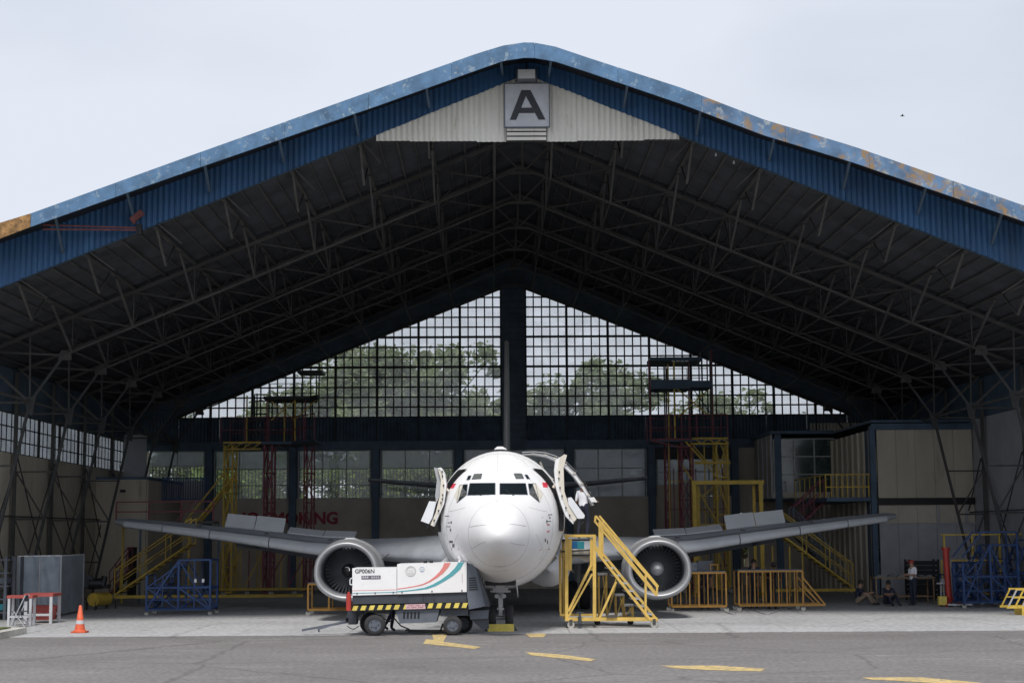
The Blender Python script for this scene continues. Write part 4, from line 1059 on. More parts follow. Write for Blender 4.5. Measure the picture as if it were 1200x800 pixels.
# swooshes
M_salm = mat('salmon_print', (0.72, 0.24, 0.22), 0.4, var=.03); M_teal = mat('teal_print', (0.10, 0.37, 0.42), 0.4, var=.03)
V = lambda x, y: (465 + x / 11.43, 650 + y / 11.43)
def band(name, up, lo, m):
    q = MB(); a = [UP(*V(*p), -.006) for p in up]; b = [UP(*V(*p), -.006) for p in lo]
    for i in range(len(a) - 1): q.extrude([b[i], b[i + 1], a[i + 1], a[i]], (0, .004, 0))
    q.build(name, m, U)
band('salmon_swoosh', [(8, 447), (120, 432), (240, 412), (350, 384), (430, 345), (510, 285), (570, 225), (612, 165), (636, 105)], [(8, 459), (120, 444), (240, 425), (350, 402), (445, 362), (540, 305), (620, 245), (690, 165), (722, 103)], M_salm)
band('teal_swoosh', [(8, 482), (120, 472), (240, 458), (370, 435), (480, 392), (590, 330), (700, 250), (780, 170), (826, 98)], [(8, 496), (120, 487), (250, 474), (400, 455), (520, 415), (640, 350), (750, 280), (850, 190), (902, 97)], M_teal)
def band2(name, x0, x1, y0, y1, h, m):
    q = MB(); q.extrude([UP(*Uc(*p), .014) for p in ((x0, y0), (x1, y1), (x1, y1 + h), (x0, y0 + h))], (0, .004, 0)); q.build(name, m, U)
band2('salmon_stripe', 330, 598, 268, 262, 2.2, M_salm); band2('teal_stripe', 330, 598, 283, 276, 4, M_teal)
# lettering and roundels
p = UP(*V(0, 0), 0)
p = UP(415.8, 671.2, .014); t = text_mesh('fleet_number', 'GP006N', .15, M_letter, U, Matrix.Translation(p) @ FRONT, bold=.002, depth=.002, xs=1.0)
w_ = max(v.co.x for v in t.data.vertices); t.data.transform(Matrix.Diagonal((.52 / w_, 1, 1, 1)))
ubx('name_plate', [(384, 178), (501, 176), (501, 198), (384, 200)], 0.012, .008, mat('mauve_plate', (0.13, 0.11, 0.15), .6))
for i in range(8):
    x = 390 + i * 13.4; ubx('plate_lettering', [(x, 182), (x + 9, 182), (x + 9, 194), (x, 194)], .009, .003, mat('grey_ink', (0.50, 0.48, 0.52), .6)) if i != 3 else None
def ringdisc(name, cx, cy, r, m, tube=.008):
    q = MB(); c = UP(*V(cx, cy), -.006); pts = [c + Vector((math.cos(t), 0, math.sin(t))) * r for t in [2 * math.pi * k / 24 for k in range(25)]]
    q.path(pts, tube, n=4); return q.build(name, m, U)
M_faint = mat('faint_grey_print', (0.52, 0.53, 0.52), .6); M_fblue = mat('faint_blue_print', (0.40, 0.50, 0.60), .6)
ringdisc('round_emblem', 187, 215, .132, M_faint); ringdisc('round_emblem', 187, 215, .10, M_faint, .005)
q = MB()
for dx in (-.05, -.02, .02, .05): q.box(UP(*V(187, 222), -.006) + Vector((dx, 0, .04 - abs(dx) * .6)), (.014, .004, .09 - abs(dx) * .6))
q.box(UP(*V(187, 245), -.006), (.13, .004, .014)); q.build('emblem_pattern', M_faint, U)
ringdisc('round_emblem', 337, 190, .062, M_fblue, .006); q = MB(); q.box(UP(*V(337, 212), -.006), (.10, .004, .02)); q.box(UP(*V(337, 190), -.006), (.06, .004, .014)); q.build('emblem_pattern', M_fblue, U)
q = MB()
for i in range(9): q.box(UP(*V(877, 250 + i * 14), -.006), (.015, .004, .012))
q.build('side_lettering', mat('faint_red_print', (0.66, .42, .42), .6), U)
for x0, x1 in ((345, 590), (620, 1010)):
    for x in (x0 + 12, (x0 + x1) / 2, x1 - 12):
        yy = 287 - (x - 345) * .028; ubx('cover_latch', [(x - 4, yy + 6), (x + 4, yy + 6), (x + 4, yy - 5), (x - 4, yy - 5)], -.008 if x0 > 600 else .012, .012, M_gpug)
for k in range(6): ubx('cowling_louvre', [(1040, 190 + k * 14), (1082 + k * 3, 189 + k * 14), (1083 + k * 3, 195 + k * 14), (1040, 196 + k * 14)], .018, .012, M_dark)
for x in (760, 826): ubx('cover_seam', [(x, 281), (x + 2, 281), (x + 2, 340), (x, 341)], .052, .01, M_dark)
for k in range(5): ubx('box_vent', [(640 + k * 22, 400), (652 + k * 22, 400), (650 + k * 22, 440), (638 + k * 22, 440)], .092, .01, M_dark)
# wheels
def uwheel(cx, cy, r, y, w=.2):
    c = UP(cx, cy, y); c.z = r
    q = MB(); rr = []
    for dy, rad in ((-w / 2, r * .6), (-w / 2, r * .85), (-w * .4, r * .95), (-w * .15, r), (w * .15, r), (w * .4, r * .95), (w / 2, r * .85), (w / 2, r * .6)):
        rr.append([Vector((c.x + math.cos(t) * rad, c.y + dy, c.z + math.sin(t) * rad)) for t in [2 * math.pi * k / 28 for k in range(28)]])
    q.loft(rr, caps=False); o = q.build('tyre', M_rubber, U)
    q = MB(); q.tube((c.x, c.y - w * .36, c.z), (c.x, c.y + w * .36, c.z), r * .6, n=20); q.tube((c.x, c.y - w * .46, c.z), (c.x, c.y, c.z), r * .22, n=12); q.build('rim', M_gpug, o)
    for k in range(5):
        t = 2 * math.pi * k / 5; q = MB(); q.tube((c.x + math.cos(t) * r * .38, c.y - w * .40, c.z + math.sin(t) * r * .38), (c.x + math.cos(t) * r * .38, c.y, c.z + math.sin(t) * r * .38), r * .06, n=6); q.build('wheel_nut', M_dark, o)
uwheel(439.5, 731, .285, .2); uwheel(434, 731, .285, 1.15); uwheel(530.5, 730, .255, .15); uwheel(543, 730, .255, 1.15)
q = MB(); q.bar(UP(407, 727, .7), UP(425, 716, .7), .12, .3); q.bar(UP(407, 727, .7), UP(412, 714, .7), .10, .3); q.box(UP(414, 724, .7), (.22, .5, .30)); q.build('turntable', M_gpud, U)
q = MB(); q.bar(UP(354, 738, .7), UP(408, 728, .7), .06, .10); q.bar(UP(373, 736.5, .7), UP(408, 726, .7), .05, .12); q.bar(UP(373, 736, .7), UP(374, 740, .7), .04); q.build('tow_bar', M_gpug, U)
q = MB(); q.path([UP(407 + k * 2.2, 733 + 3.6 * math.sin(k * .52), .35) for k in range(7)], .012, n=5); q.build('brake_cable', M_dark, U)
q = MB(); q.tube(UP(408.6, 715, -.02), UP(408.6, 696, -.02), .068, n=14); q.tube(UP(408.6, 696, -.02), UP(408.6, 693, -.02), .035, n=10); q.build('fire_extinguisher', M_bred, U)
q = MB(); q.path([UP(x, y, .0) for x, y in ((413, 677), (411, 677.5), (410, 680), (410.3, 684.5), (413, 685))], .016, n=6); q.build('door_handle', M_lightgrey, U)
for px in (498.5, 505.5): q = MB(); q.tube(UP(px, 659.5, .5), UP(px, 656.5, .5), .05, n=10); q.build('roof_vent', M_dark, U)
q = MB(); q.tube(UP(556, 660.5, .5), UP(556, 656, .5), .035, n=8); q.build('beacon_stem', M_dark, U)
q = MB(); q.tube(UP(556, 656, .5), UP(556, 651.5, .5), .075, .06, n=12); q.build('beacon', mat('brown_orange_beacon', (0.30, 0.09, 0.05), .4), U)
q = MB(); q.path([UP(548, 658.5, .1), UP(552, 660, .1), UP(555, 662, .1)], .03, n=6); q.path([UP(537, 652, .4), UP(540, 654, .4), UP(538, 658, .4)], .03, n=6); q.build('lifting_lug', M_gpuw, U)
q = MB(); q.bar(UP(475, 738, .4), UP(525, 738.8, .4), .05); q.bar(UP(478, 739.5, .7), UP(540, 740, .7), .04); q.bar(UP(519, 730, .4), UP(516, 740, .4), .05); q.build('stabiliser_bar', M_dark, U)
q = MB(); q.path([UP(x, y, .3) for x, y in ((449, 724), (456, 728), (462, 724), (470, 733), (480, 737))], .018, n=6); q.build('hanging_cable', M_dark, U)
# ================================================================== YELLOW ACCESS STAIR beside the nose
SY = 46.25
s0 = P(712, 730, SY); s0.z = 0
S = thing('access_stairs', 'bright yellow wheeled access stair standing under the open cabin door', 'access stairs', s0)
def SP(px, py, y=0.0): return P(px, py, SY + y) - s0
def sb(name, a, b, w, y=0, y2=None, m=M_yel, h=None): return sbar(name, SP(*a, y), SP(*b, y if y2 is None else y2), w, m, S, h=h)
D2 = 1.15
for y in (0, D2):
    sb('tower_post', (664, 627), (664, 727), .09, y); sb('tower_post', (696.5, 627), (696.5, 727), .09, y)
    sb('top_rail', (661, 627.5), (698, 627.5), .075, y); sb('base_rail', (663, 725), (770, 725), .10, y)
    sb('diagonal_brace', (666, 716), (693, 661), .07, y); sb('diagonal_brace', (702, 725), (722, 681), .06, y)
    sb('diagonal_brace', (666, 722), (694, 672), .05, y) if y == 0 else None
    o_ = 0 if y == 0 else 8.5
    sb('stair_stringer', (701 + o_ * .6, 648), (762 + o_, 726 + o_ * .1), .075, y, h=.15); sb('handrail', (698 + o_ * .5, 604), (770 + o_ * .2, 687), .055, y); sb('lower_handrail', (697.5 + o_ * .5, 611), (769 + o_ * .2, 697), .055, y)
    sb('handrail_end', (698, 604), (697, 612), .055, y); sb('handrail_end', (770, 687), (769.5, 697), .055, y)
    sb('handrail_post', (703 + o_ * .3, 611), (703 + o_ * .3, 650), .08, y); sb('handrail_post', (756.5, 673), (756.5, 725), .06, y)
    sb('platform_bracket', (697, 640), (706, 652), .10, y)
sb('sliding_post', (668, 631), (668, 668), .10, .05); sb('sliding_post', (693, 631), (693, 668), .08, .05)
sb('outer_post', (657, 643), (657, 720), .05, .3); sb('outer_post', (655.5, 650), (656, 716), .03, .6); sb('base_rail', (656, 720), (700, 720), .06, .3)
for px in (664, 696.5, 769): sb('cross_rail', (px, 725), (px, 725 - (0)), .08, 0, D2)
for px, py in ((664, 627.5), (696.5, 627.5)): sb('cross_rail', (px, py), (px, py), .07, 0, D2)
a = SP(700, 651, 0); b = SP(760, 725, 0)
for k in range(8):
    c = a.lerp(b, (k + .6) / 8.2); sbox('stair_tread', c + Vector((.1, D2 / 2, 0)), (.26, D2 - .08, .035), M_nac, S)
sbox('platform_deck', (SP(680, 650, .6) + Vector((0, 0, 0))), (.86, 1.1, .05), M_dark, S)
sbox('landing_deck', Vector((SP(678, 630, 1.6).x, 1.62, 2.46)), (1.0, 1.0, .05), M_dark, S)
for dx in (-.45, .45):
    for dy in (1.2, 2.05): sbar('landing_post', (SP(678, 630, 1.6).x + dx, dy, 0.2), (SP(678, 630, 1.6).x + dx, dy, 2.44), .06, M_yel, S)
sb('brace_foot', (657, 646), (696, 644), .05, .2, m=M_steel)
for px, y in ((669, 0), (766.5, 0), (669, D2), (766.5, D2)):
    p = SP(px, 730, y); q = MB(); q.tube((p.x, p.y - .04, .1), (p.x, p.y + .04, .1), .1, n=16); o = q.build('caster_wheel', M_wcast, S)
    q = MB(); q.box((p.x, p.y - .05, .17), (.09, .012, .16)); q.box((p.x, p.y + .05, .17), (.09, .012, .16)); q.build('caster_fork', M_steel, o)
q = MB(); j = SP(679.5, 730, -.12); q.tube((j.x, j.y, .02), (j.x, j.y, .42), .03, n=8); q.tube((j.x, j.y, .12), (j.x, j.y, .34), .05, n=8); q.box((j.x, j.y, .44), (.22, .03, .03)); q.box((j.x, j.y, .015), (.12, .12, .03)); q.build('screw_jack', M_gpud, S)
sbox('brake_box', SP(717, 721.5, -.08), (.3, .06, .07), M_steel, S)
# items on the stair
bx = thing('plastic_crate', 'teal and blue plastic box on the platform of the yellow access stair', 'box', P(675, 644, SY + .55))
q = MB(); q.box((-.1, 0, .14), (.40, .3, .22)); q.build('box_body', mat('blue_plastic', (.01, .12, .30), .5), bx); q = MB(); q.box((.13, -.02, .12), (.2, .32, .24)); q.build('box_lid', M_cyan, bx)
sh = thing('sheet_bag', 'white sheet hanging below the platform of the yellow access stair', 'cloth', P(679, 657, SY + .35))
q = MB(); n = 12
top = [Vector(((-.42 + .84 * i / n), .03 * math.sin(i * 1.7), .34)) for i in range(n + 1)]; bot = [Vector(((-.42 + .84 * i / n), .06 * math.sin(i * 1.3), .04 - .06 * math.sin(i * .9))) for i in range(n + 1)]
q.add(top + bot, [(i, i + 1, n + 2 + i, n + 1 + i) for i in range(n)], 0, True); q.build('sheet', M_pale, sh, fix=False)
# step stand nested behind the stair
ST = thing('step_stand', 'low yellow step stand with three grey treads behind the access stair', 'step stand', (P(722, 726, SY + 1.5).x, SY + 1.5, 0))
def TP(px, py): p = P(px, py, SY + 1.45); return Vector((p.x - ST.location.x, 0, p.z))
for (xa, xb, yt) in ((702, 711, 672.5), (722, 731, 697), (732, 742, 709)):
    p = TP(xa, yt); r_ = TP(xb, yt); zb_ = .22
    sbox('tread', ((p.x + r_.x) / 2, .25, p.z), (r_.x - p.x + .05, .6, .05), M_nac, ST)
    for x in (p.x, r_.x):
        for y in (0, .5): sbar('leg', (x, y, zb_), (x, y, p.z), .035, M_yel, ST)
    sbar('brace', (p.x, 0, zb_), (r_.x, 0, p.z), .03, M_yel, ST); sbar('brace', (r_.x, 0, zb_), ((p.x + r_.x) / 2, 0, p.z), .025, M_yel, ST)
for x0_, x1_, yt in ((711, 722, 678), (711, 722, 685)): 
    p = TP(x0_, yt); r_ = TP(x1_, yt); sbar('brace', (p.x, 0, .22), (r_.x, 0, p.z), .03, M_yel, ST)
p = TP(700, 720); r_ = TP(743, 720); sbar('base_rail', (p.x, 0, .2), (r_.x, 0, .2), .06, M_yel, ST); sbar('base_rail', (p.x, .5, .2), (r_.x, .5, .2), .06, M_yel, ST)
for x in (p.x, r_.x - .1):
    q = MB(); q.tube((x, .02, .09), (x, .1, .09), .09, n=12); q.build('caster_wheel', M_rubber, ST)
# ================================================================== CONE
cn = thing('traffic_cone', 'orange traffic cone with one white band standing at the edge of the asphalt', 'traffic cone', G(93.5, 741.2))
q = MB(); rr = []
for r, z in ((.145, .06), (.125, .2), (.035, .76), (.02, .765)): rr.append([Vector((math.cos(t) * r, math.sin(t) * r, z)) for t in [2 * math.pi * k / 24 for k in range(24)]])
q.loft(rr); q.build('cone_body', M_cone, cn)
q = MB(); q.box((0, 0, .035), (.40, .40, .045)); q.tube((0, 0, .05), (0, 0, .09), .19, .15, n=24); q.build('cone_base', M_cone, cn)
q = MB(); q.tube((0, 0, .25), (0, 0, .36), .120, .099, n=24, caps=False); q.build('reflective_band', M_wtable, cn)
q = MB(); q.box((0, 0, .006), (.42, .42, .012)); q.build('rubber_foot', M_dark, cn)
# ================================================================== generic frames
def place(px, Y): p = P(px, 700, Y); return Vector((p.x, Y, 0))
def pw(px, py, Y, o): return P(px, py, Y) - o
def caster(parent, p, r=.08, m=M_wcast):
    q = MB(); q.tube((p[0], p[1] - .03, r), (p[0], p[1] + .03, r), r, n=12); o = q.build('caster_wheel', m, parent); q = MB(); q.box((p[0], p[1], r * 1.8), (.07, .08, .05)); q.build('caster_fork', M_steel, o)
def lattice(parent, x0, x1, y0, y1, z0, z1, step, m, w=.06, bw=.035, diag=True):
    cs = [(x0, y0), (x1, y0), (x1, y1), (x0, y1)]
    for x, y in cs: sbar('post', (x, y, z0), (x, y, z1), w, m, parent)
    n = max(1, int(round((z1 - z0) / step)))
    for k in range(n + 1):
        z = z0 + (z1 - z0) * k / n
        for (a, b) in ((0, 1), (1, 2), (2, 3), (3, 0)):
            sbar('rail', (*cs[a], z), (*cs[b], z), bw, m, parent)
            if diag and k < n and a in (0, 2, 3):
                zz = z + (z1 - z0) / n
                A_, B_ = (cs[a], cs[b]) if k % 2 else (cs[b], cs[a])
                sbar('brace', (*A_, z), (*B_, zz), bw, m, parent)
def guard(parent, pts, z, h, m, every=1.0, w=.04):
    for a, b in zip(pts[:-1], pts[1:]):
        L_ = math.hypot(b[0] - a[0], b[1] - a[1]); n = max(1, int(L_ / every))
        for k in range(n + 1): x = a[0] + (b[0] - a[0]) * k / n; y = a[1] + (b[1] - a[1]) * k / n; sbar('guard_post', (x, y, z), (x, y, z + h), w, m, parent)
        for t in (.5, 1): sbar('guard_rail', (*a, z + h * t), (*b, z + h * t), w, m, parent)
# ---- left tail dock
TY1 = 73.0
o = place(318, TY1); Tk = thing('tail_dock', 'tall red and yellow scaffold tower with two decks on the left of the tail fin', 'scaffold', o)
def q_(px, py, Y=TY1): return pw(px, py, Y, o)
z1 = q_(318, 519).z; z2 = q_(340, 468).z
xa, xb = q_(262, 600).x, q_(272, 600).x; lattice(Tk, xa, xb, 0, 1.0, .15, z1, 1.1, M_yel2, .08, .05)
xa, xb = q_(309, 600).x, q_(318, 600).x; lattice(Tk, xa, xb, 0, 1.0, .15, z1, 1.3, M_red, .08, .045)
xa, xb = q_(354, 600).x, q_(363, 600).x; lattice(Tk, xa, xb, .6, 1.6, .15, z1, 1.3, M_red, .06, .04)
sbox('deck', ((q_(262, 600).x + q_(343, 600).x) / 2, 1.0, z1), (q_(343, 600).x - q_(262, 600).x, 2.6, .12), M_dsteel, Tk)
x3, x4 = q_(343, 600).x, q_(375, 600).x
q = MB(); q.extrude([(x3, -.3, z1 - .06), (x4, -2.2, z1 - .06), (x4, 1.0, z1 - .06), (x3, 2.2, z1 - .06)], (0, 0, .12)); q.build('deck_extension', M_dsteel, Tk)
for k in range(7): sbar('deck_joist', (q_(262 + 13 * k, 600).x, -.25, z1 - .1), (q_(262 + 13 * k, 600).x, 2.2, z1 - .1), .05, M_yel2 if k < 3 else M_red, Tk)
sbar('deck_truss', (q_(262, 600).x, -.3, z1 + .02), (q_(306, 600).x, -.3, z1 + .02), .08, M_yel2, Tk); sbar('deck_truss', (q_(262, 600).x, -.3, z1 - .28), (q_(306, 600).x, -.3, z1 - .28), .06, M_yel2, Tk)
for k in range(4): sbar('deck_web', (q_(262 + 11 * k, 600).x, -.3, z1 - .28), (q_(273 + 11 * k, 600).x, -.3, z1), .04, M_yel2, Tk)
guard(Tk, [(q_(259, 600).x, -.3), (x3, -.3), (x4, -2.2)], z1, 1.15, M_red, .9)
guard(Tk, [(q_(259, 600).x, 2.1), (x3, 2.1)], z1, 1.15, M_red, 1.1)
for px, m in ((284, M_yel2), (293, M_dark), (300, M_dark), (312, M_red), (318, M_dark), (329, M_yel2), (345, M_yel2), (357, M_red), (362, M_dark)):
    sbar('upper_post', (q_(px, 500).x, .2 + (px % 3) * .5, z1), (q_(px, 500).x, .2 + (px % 3) * .5, z2 if px > 300 else z2 + .3), .06, m, Tk)
for a_, b_ in (((318, 492), (345, 470)), ((318, 470), (345, 492)), ((345, 492), (372, 467))): sbar('brace', q_(*a_) , q_(*b_), .04, M_yel2, Tk)
x1_, x2_ = q_(308, 600).x, q_(364, 600).x
q = MB(); q.extrude([(x1_, -.2, z2), (x2_, -.2, z2), (q_(378, 600).x, -2.0, z2 - .1), (q_(378, 600).x, -1.8, z2 - .1), (x2_, 2.0, z2), (x1_, 2.0, z2)], (0, 0, .14)); q.build('upper_deck', M_dark, Tk)
guard(Tk, [(x1_, 1.9), (x2_, 1.9)], z2, .9, M_dark, .7, .03)
sbar('guard_post', (q_(375, 600).x, -1.7, z2), (q_(375, 600).x, -1.7, z2 + 1.0), .05, M_dark, Tk)
# stair ladder inside, left
for k in range(9):
    z = z1 + .2 + k * .3; sbox('ladder_step', (q_(299 - k * .0, 500).x, 1.2, z), (.7, .25, .04), M_dark, Tk)
sbox('top_platform', q_(365, 437), (1.1, 1.4, .12), M_dark, Tk)
for px in (350, 380): pass
for px in (262, 290, 318, 345, 363): caster(Tk, (q_(px, 700).x, -.1), .11)
sbar('base_rail', (q_(258, 690).x, -.1, .3), (q_(366, 690).x, -.1, .3), .1, M_yel2, Tk)
for k, px in enumerate(range(256, 366, 8)): sbar('lower_post', (q_(px, 690).x, .3 + (k % 3) * .5, .2), (q_(px, 690).x, .3 + (k % 3) * .5, q_(px, 645).z), .05, (M_yel2, M_red, M_yel2)[k % 3], Tk)
for k in range(4): sbar('brace', (q_(258 + k * 26, 690).x, .2, .3), (q_(282 + k * 26, 690).x, .2, q_(300, 645).z), .05, M_yel2 if k < 2 else M_red, Tk)
sbar('stair_stringer', q_(272, 560), q_(222, 622), .09, M_yel2, Tk, h=.18); sbar('stair_stringer', q_(272, 560) + Vector((0, .9, 0)), q_(222, 622) + Vector((0, .9, 0)), .09, M_yel2, Tk, h=.18)
sbar('handrail', q_(262, 555), q_(216, 612), .06, M_yel2, Tk)
# ---- right tail dock
o = place(810, TY1); Tr = thing('tail_dock', 'tall purple red and yellow scaffold tower on the right of the tail fin', 'scaffold', o)
def r_q(px, py, Y=TY1): return pw(px, py, Y, o)
z1 = r_q(810, 516).z; z2 = r_q(800, 450).z; z3 = r_q(800, 421).z
X = lambda px: r_q(px, 600).x
lattice(Tr, X(800), X(813), 0, 1.1, .15, z1, 1.3, M_red, .08, .045); lattice(Tr, X(841), X(854), 0, 1.1, .15, z1, 1.5, M_yel2, .08, .06)
lattice(Tr, X(785), X(790), 1.6, 2.2, .15, z1, 1.1, M_red, .05, .03)
sbox('deck', ((X(765) + X(854)) / 2, 1.0, z1), (X(854) - X(765), 2.4, .10), M_dsteel, Tr)
sbar('deck_truss', (X(765), -.25, z1 + .05), (X(810), -.25, z1 + .05), .08, M_red, Tr); sbar('deck_truss', (X(765), -.25, z1), (X(795), -.25, z1 - .3), .06, M_red, Tr); sbar('deck_truss', (X(795), -.25, z1 - .3), (X(812), -.25, z1 - .3), .06, M_red, Tr)
sbar('deck_truss', (X(812), -.25, z1 + .08), (X(854), -.25, z1 + .08), .08, M_yel2, Tr); sbar('deck_truss', (X(812), -.25, z1 - .16), (X(854), -.25, z1 - .16), .08, M_yel2, Tr)
for k in range(5): sbar('deck_web', (X(815 + 8 * k), -.25, z1 - .16 if k % 2 else z1 + .08), (X(823 + 8 * k), -.25, z1 + .08 if k % 2 else z1 - .16), .05, M_yel2, Tr)
guard(Tr, [(X(764), -.25), (X(854), -.25)], z1, 1.15, M_red, .6); guard(Tr, [(X(764), 2.1), (X(854), 2.1)], z1, 1.15, M_red, 1.1)
for i, px in enumerate((764, 783, 789, 793, 812, 830, 836, 840)):
    sbar('upper_post', (X(px), .1 + (i % 3) * .6, z1), (X(px), .1 + (i % 3) * .6, z3 + (.5 if px > 825 else 0)), .07, (M_red, M_dark, M_yel2, M_yel2, M_red, M_dark, M_dark, M_red)[i], Tr)
sbar('brace', r_q(793, 455), r_q(830, 486), .05, M_yel2, Tr); sbar('brace', r_q(828, 458), r_q(795, 488), .05, M_yel2, Tr); sbar('brace', r_q(812, 455), r_q(835, 488), .04, M_dark, Tr)
sbox('upper_deck', ((X(766) + X(812)) / 2, .9, z2), (X(812) - X(766), 2.0, .42), M_dsteel, Tr); sbox('upper_deck', ((X(812) + X(838)) / 2, .9, z2), (X(838) - X(812), 2.0, .3), M_dsteel, Tr)
sbox('top_deck', ((X(765) + X(826)) / 2, .9, z3 + .02), (X(826) - X(765), 2.0, .16), M_dsteel, Tr)
guard(Tr, [(X(765), 1.9), (X(838), 1.9)], z2, .9, M_dark, .8, .03)
for i in range(4): sbox('tube_lamp', r_q(789 + i * 5.3, 423, TY1 - .2), (.15, .05, .05), M_lightgrey, Tr)
sbar('stair_stringer', r_q(803, 517), r_q(828, 544), .08, M_yel2, Tr, h=.16); sbar('stair_stringer', r_q(806, 514), r_q(833, 546), .05, M_yel2, Tr)
sbar('landing_rail', r_q(814, 542), r_q(856, 542), .12, M_yel2, Tr); sbar('stair_stringer', r_q(828, 545), r_q(851, 572), .06, M_yel2, Tr); sbar('brace', r_q(842, 514), r_q(853, 542), .06, M_yel2, Tr)
sbar('stair_stringer', r_q(800, 545), r_q(840, 610), .06, M_yel2, Tr)
for px in (800, 826, 854): caster(Tr, (X(px), -.1), .11)
for k, px in enumerate(range(786, 858, 7)):
    sbar('lower_post', (X(px), .4 + (k % 3) * .6, .2), (X(px), .4 + (k % 3) * .6, z1 - (1.2 if k % 2 else 0)), .045, (M_yel2, M_red, M_yel2, M_dsteel)[k % 4], Tr)
for k in range(5): sbar('stair_flight', (X(818), .3 + k * .05, .6 + k * 1.15), (X(850), .3 + k * .05, 1.6 + k * 1.15), .05, M_yel2, Tr) if k % 2 else sbar('stair_flight', (X(850), .5, .6 + k * 1.15), (X(818), .5, 1.6 + k * 1.15), .05, M_yel2, Tr)
for k in range(4): sbar('mid_rail', (X(786), .35, 1.2 + k * 1.25), (X(856), .35, 1.2 + k * 1.25), .04, M_yel2 if k % 2 else M_red, Tr)
for k in range(4): sbar('mid_rail', (q_(262, 600).x, .5, 1.2 + k * 1.3), (q_(360, 600).x, .5, 1.2 + k * 1.3), .04, M_yel2 if k % 2 else M_red, Tk)
for k, px in enumerate(range(278, 352, 10)): sbar('mast_post', (q_(px, 600).x, 1.2 + (k % 2) * .8, .2), (q_(px, 600).x, 1.2 + (k % 2) * .8, 6.4), .04, (M_yel2, M_red, M_dsteel)[k % 3], Tk)
for k in range(5): sbar('stair_flight', (q_(280 + 26 * (k % 2), 600).x, .9, .5 + k * 1.15), (q_(306 - 26 * (k % 2), 600).x, .9, 1.6 + k * 1.15), .05, M_yel2, Tk)
# ---- yellow gantry portal
GYy = 66.5
o = place(855, GYy); Gt = thing('gantry_frame', 'tall yellow portal frame standing behind the right wing', 'gantry', o)
gx = lambda px: pw(px, 600, GYy, o).x; gz = pw(855, 565, GYy, o).z
sbar('beam', (gx(811), 0, gz), (gx(896), 0, gz), .16, M_yel2, Gt, h=.2)
for px in (814, 892):
    sbar('column', (gx(px), 0, .15), (gx(px), 0, gz), .16, M_yel2, Gt)
for px in (820, 886): sbar('column', (gx(px), .5, .15), (gx(px), .5, gz - .1), .12, M_yel2, Gt)
for px in (814, 892): sbar('foot_beam', (gx(px), -.8, .16), (gx(px), 1.0, .16), .14, M_yel2, Gt); caster(Gt, (gx(px), -.7), .07); caster(Gt, (gx(px), .9), .07)
sbar('cross_bar', (gx(820), .5, gz - 1.7), (gx(886), .5, gz - 1.7), .04, M_yel2, Gt)
# ---- steel stair to the right balcony
def zig(name, label, cat, px0, py0, Y0, px1, py1, Y1, m, width=.9):
    a = P(px0, py0, Y0); b = P(px1, py1, Y1); return stair(name, label, tuple(a), tuple(b), width, m, cat=cat)
S2 = zig('yellow_stair', 'long yellow steel stair rising to the left behind the right wing', 'staircase', 1000, 688, 65.5, 918, 628, 65.5, M_yel2)
sbar('base_rail', (0.3, -.1, .35), (-3.4, -.1, .35), .12, M_yel2, S2)
for i, px in enumerate((905, 925, 940)): sbar('support_post', P(px, 640, 65.6) - S2.location, P(px, 640, 65.6) - S2.location - Vector((0, 0, P(px, 640, 65.6).z - .1)), .06, M_yel2, S2)
S3 = zig('dark_stair', 'dark steel stair crossing behind the long yellow stair on the right', 'staircase', 975, 668, 66.9, 930, 622, 66.9, M_dsteel, 1.0)
# brown lattice stair stringers above the wing
S4 = zig('balcony_stair', 'brown steel stair leading up to the yellow balcony rail', 'staircase', 930, 622, 68.2, 966, 588, 68.2, M_red, .8)
# ---- left mezzanine with red rail and yellow stair
MY = 64.5
a = P(136, 611, MY); b = P(250, 611, MY)
Mz = thing('mezzanine_platform', 'raised walkway with dark red guard rails above the left wing tip', 'platform', (a.x, MY, 0))
w_ = b.x - a.x
sbox('deck', (w_ / 2, .6, a.z - .05), (w_, 1.3, .1), M_steel, Mz)
guard(Mz, [(0, 0), (w_, 0)], a.z, P(136, 588, MY).z - a.z, M_red, 1.15, .05)
for k in range(5): sbar('post', (w_ * k / 4, .05 if k % 2 else 1.2, 0), (w_ * k / 4, .05 if k % 2 else 1.2, a.z - .1), .07, M_yel2 if k in (0, 3) else M_dsteel, Mz)
sbar('brace', (w_ * .62, .0, a.z), (w_ * .8, 0, a.z + .75), .04, M_red, Mz)
S5 = zig('yellow_stair', 'yellow steel stair climbing to the right behind the blue stand on the left', 'staircase', 134, 697, 62.5, 224, 636, 62.5, M_yel2, .9)
sbar('base_rail', (0, 0, .38), (7.2, 0, .38), .12, M_yel2, S5)
S6 = zig('small_stair_rail', 'short dark rail and stair beside the doorway of the rear left room', 'staircase', 128, 697, 66.5, 150, 668, 66.5, M_red, .7)
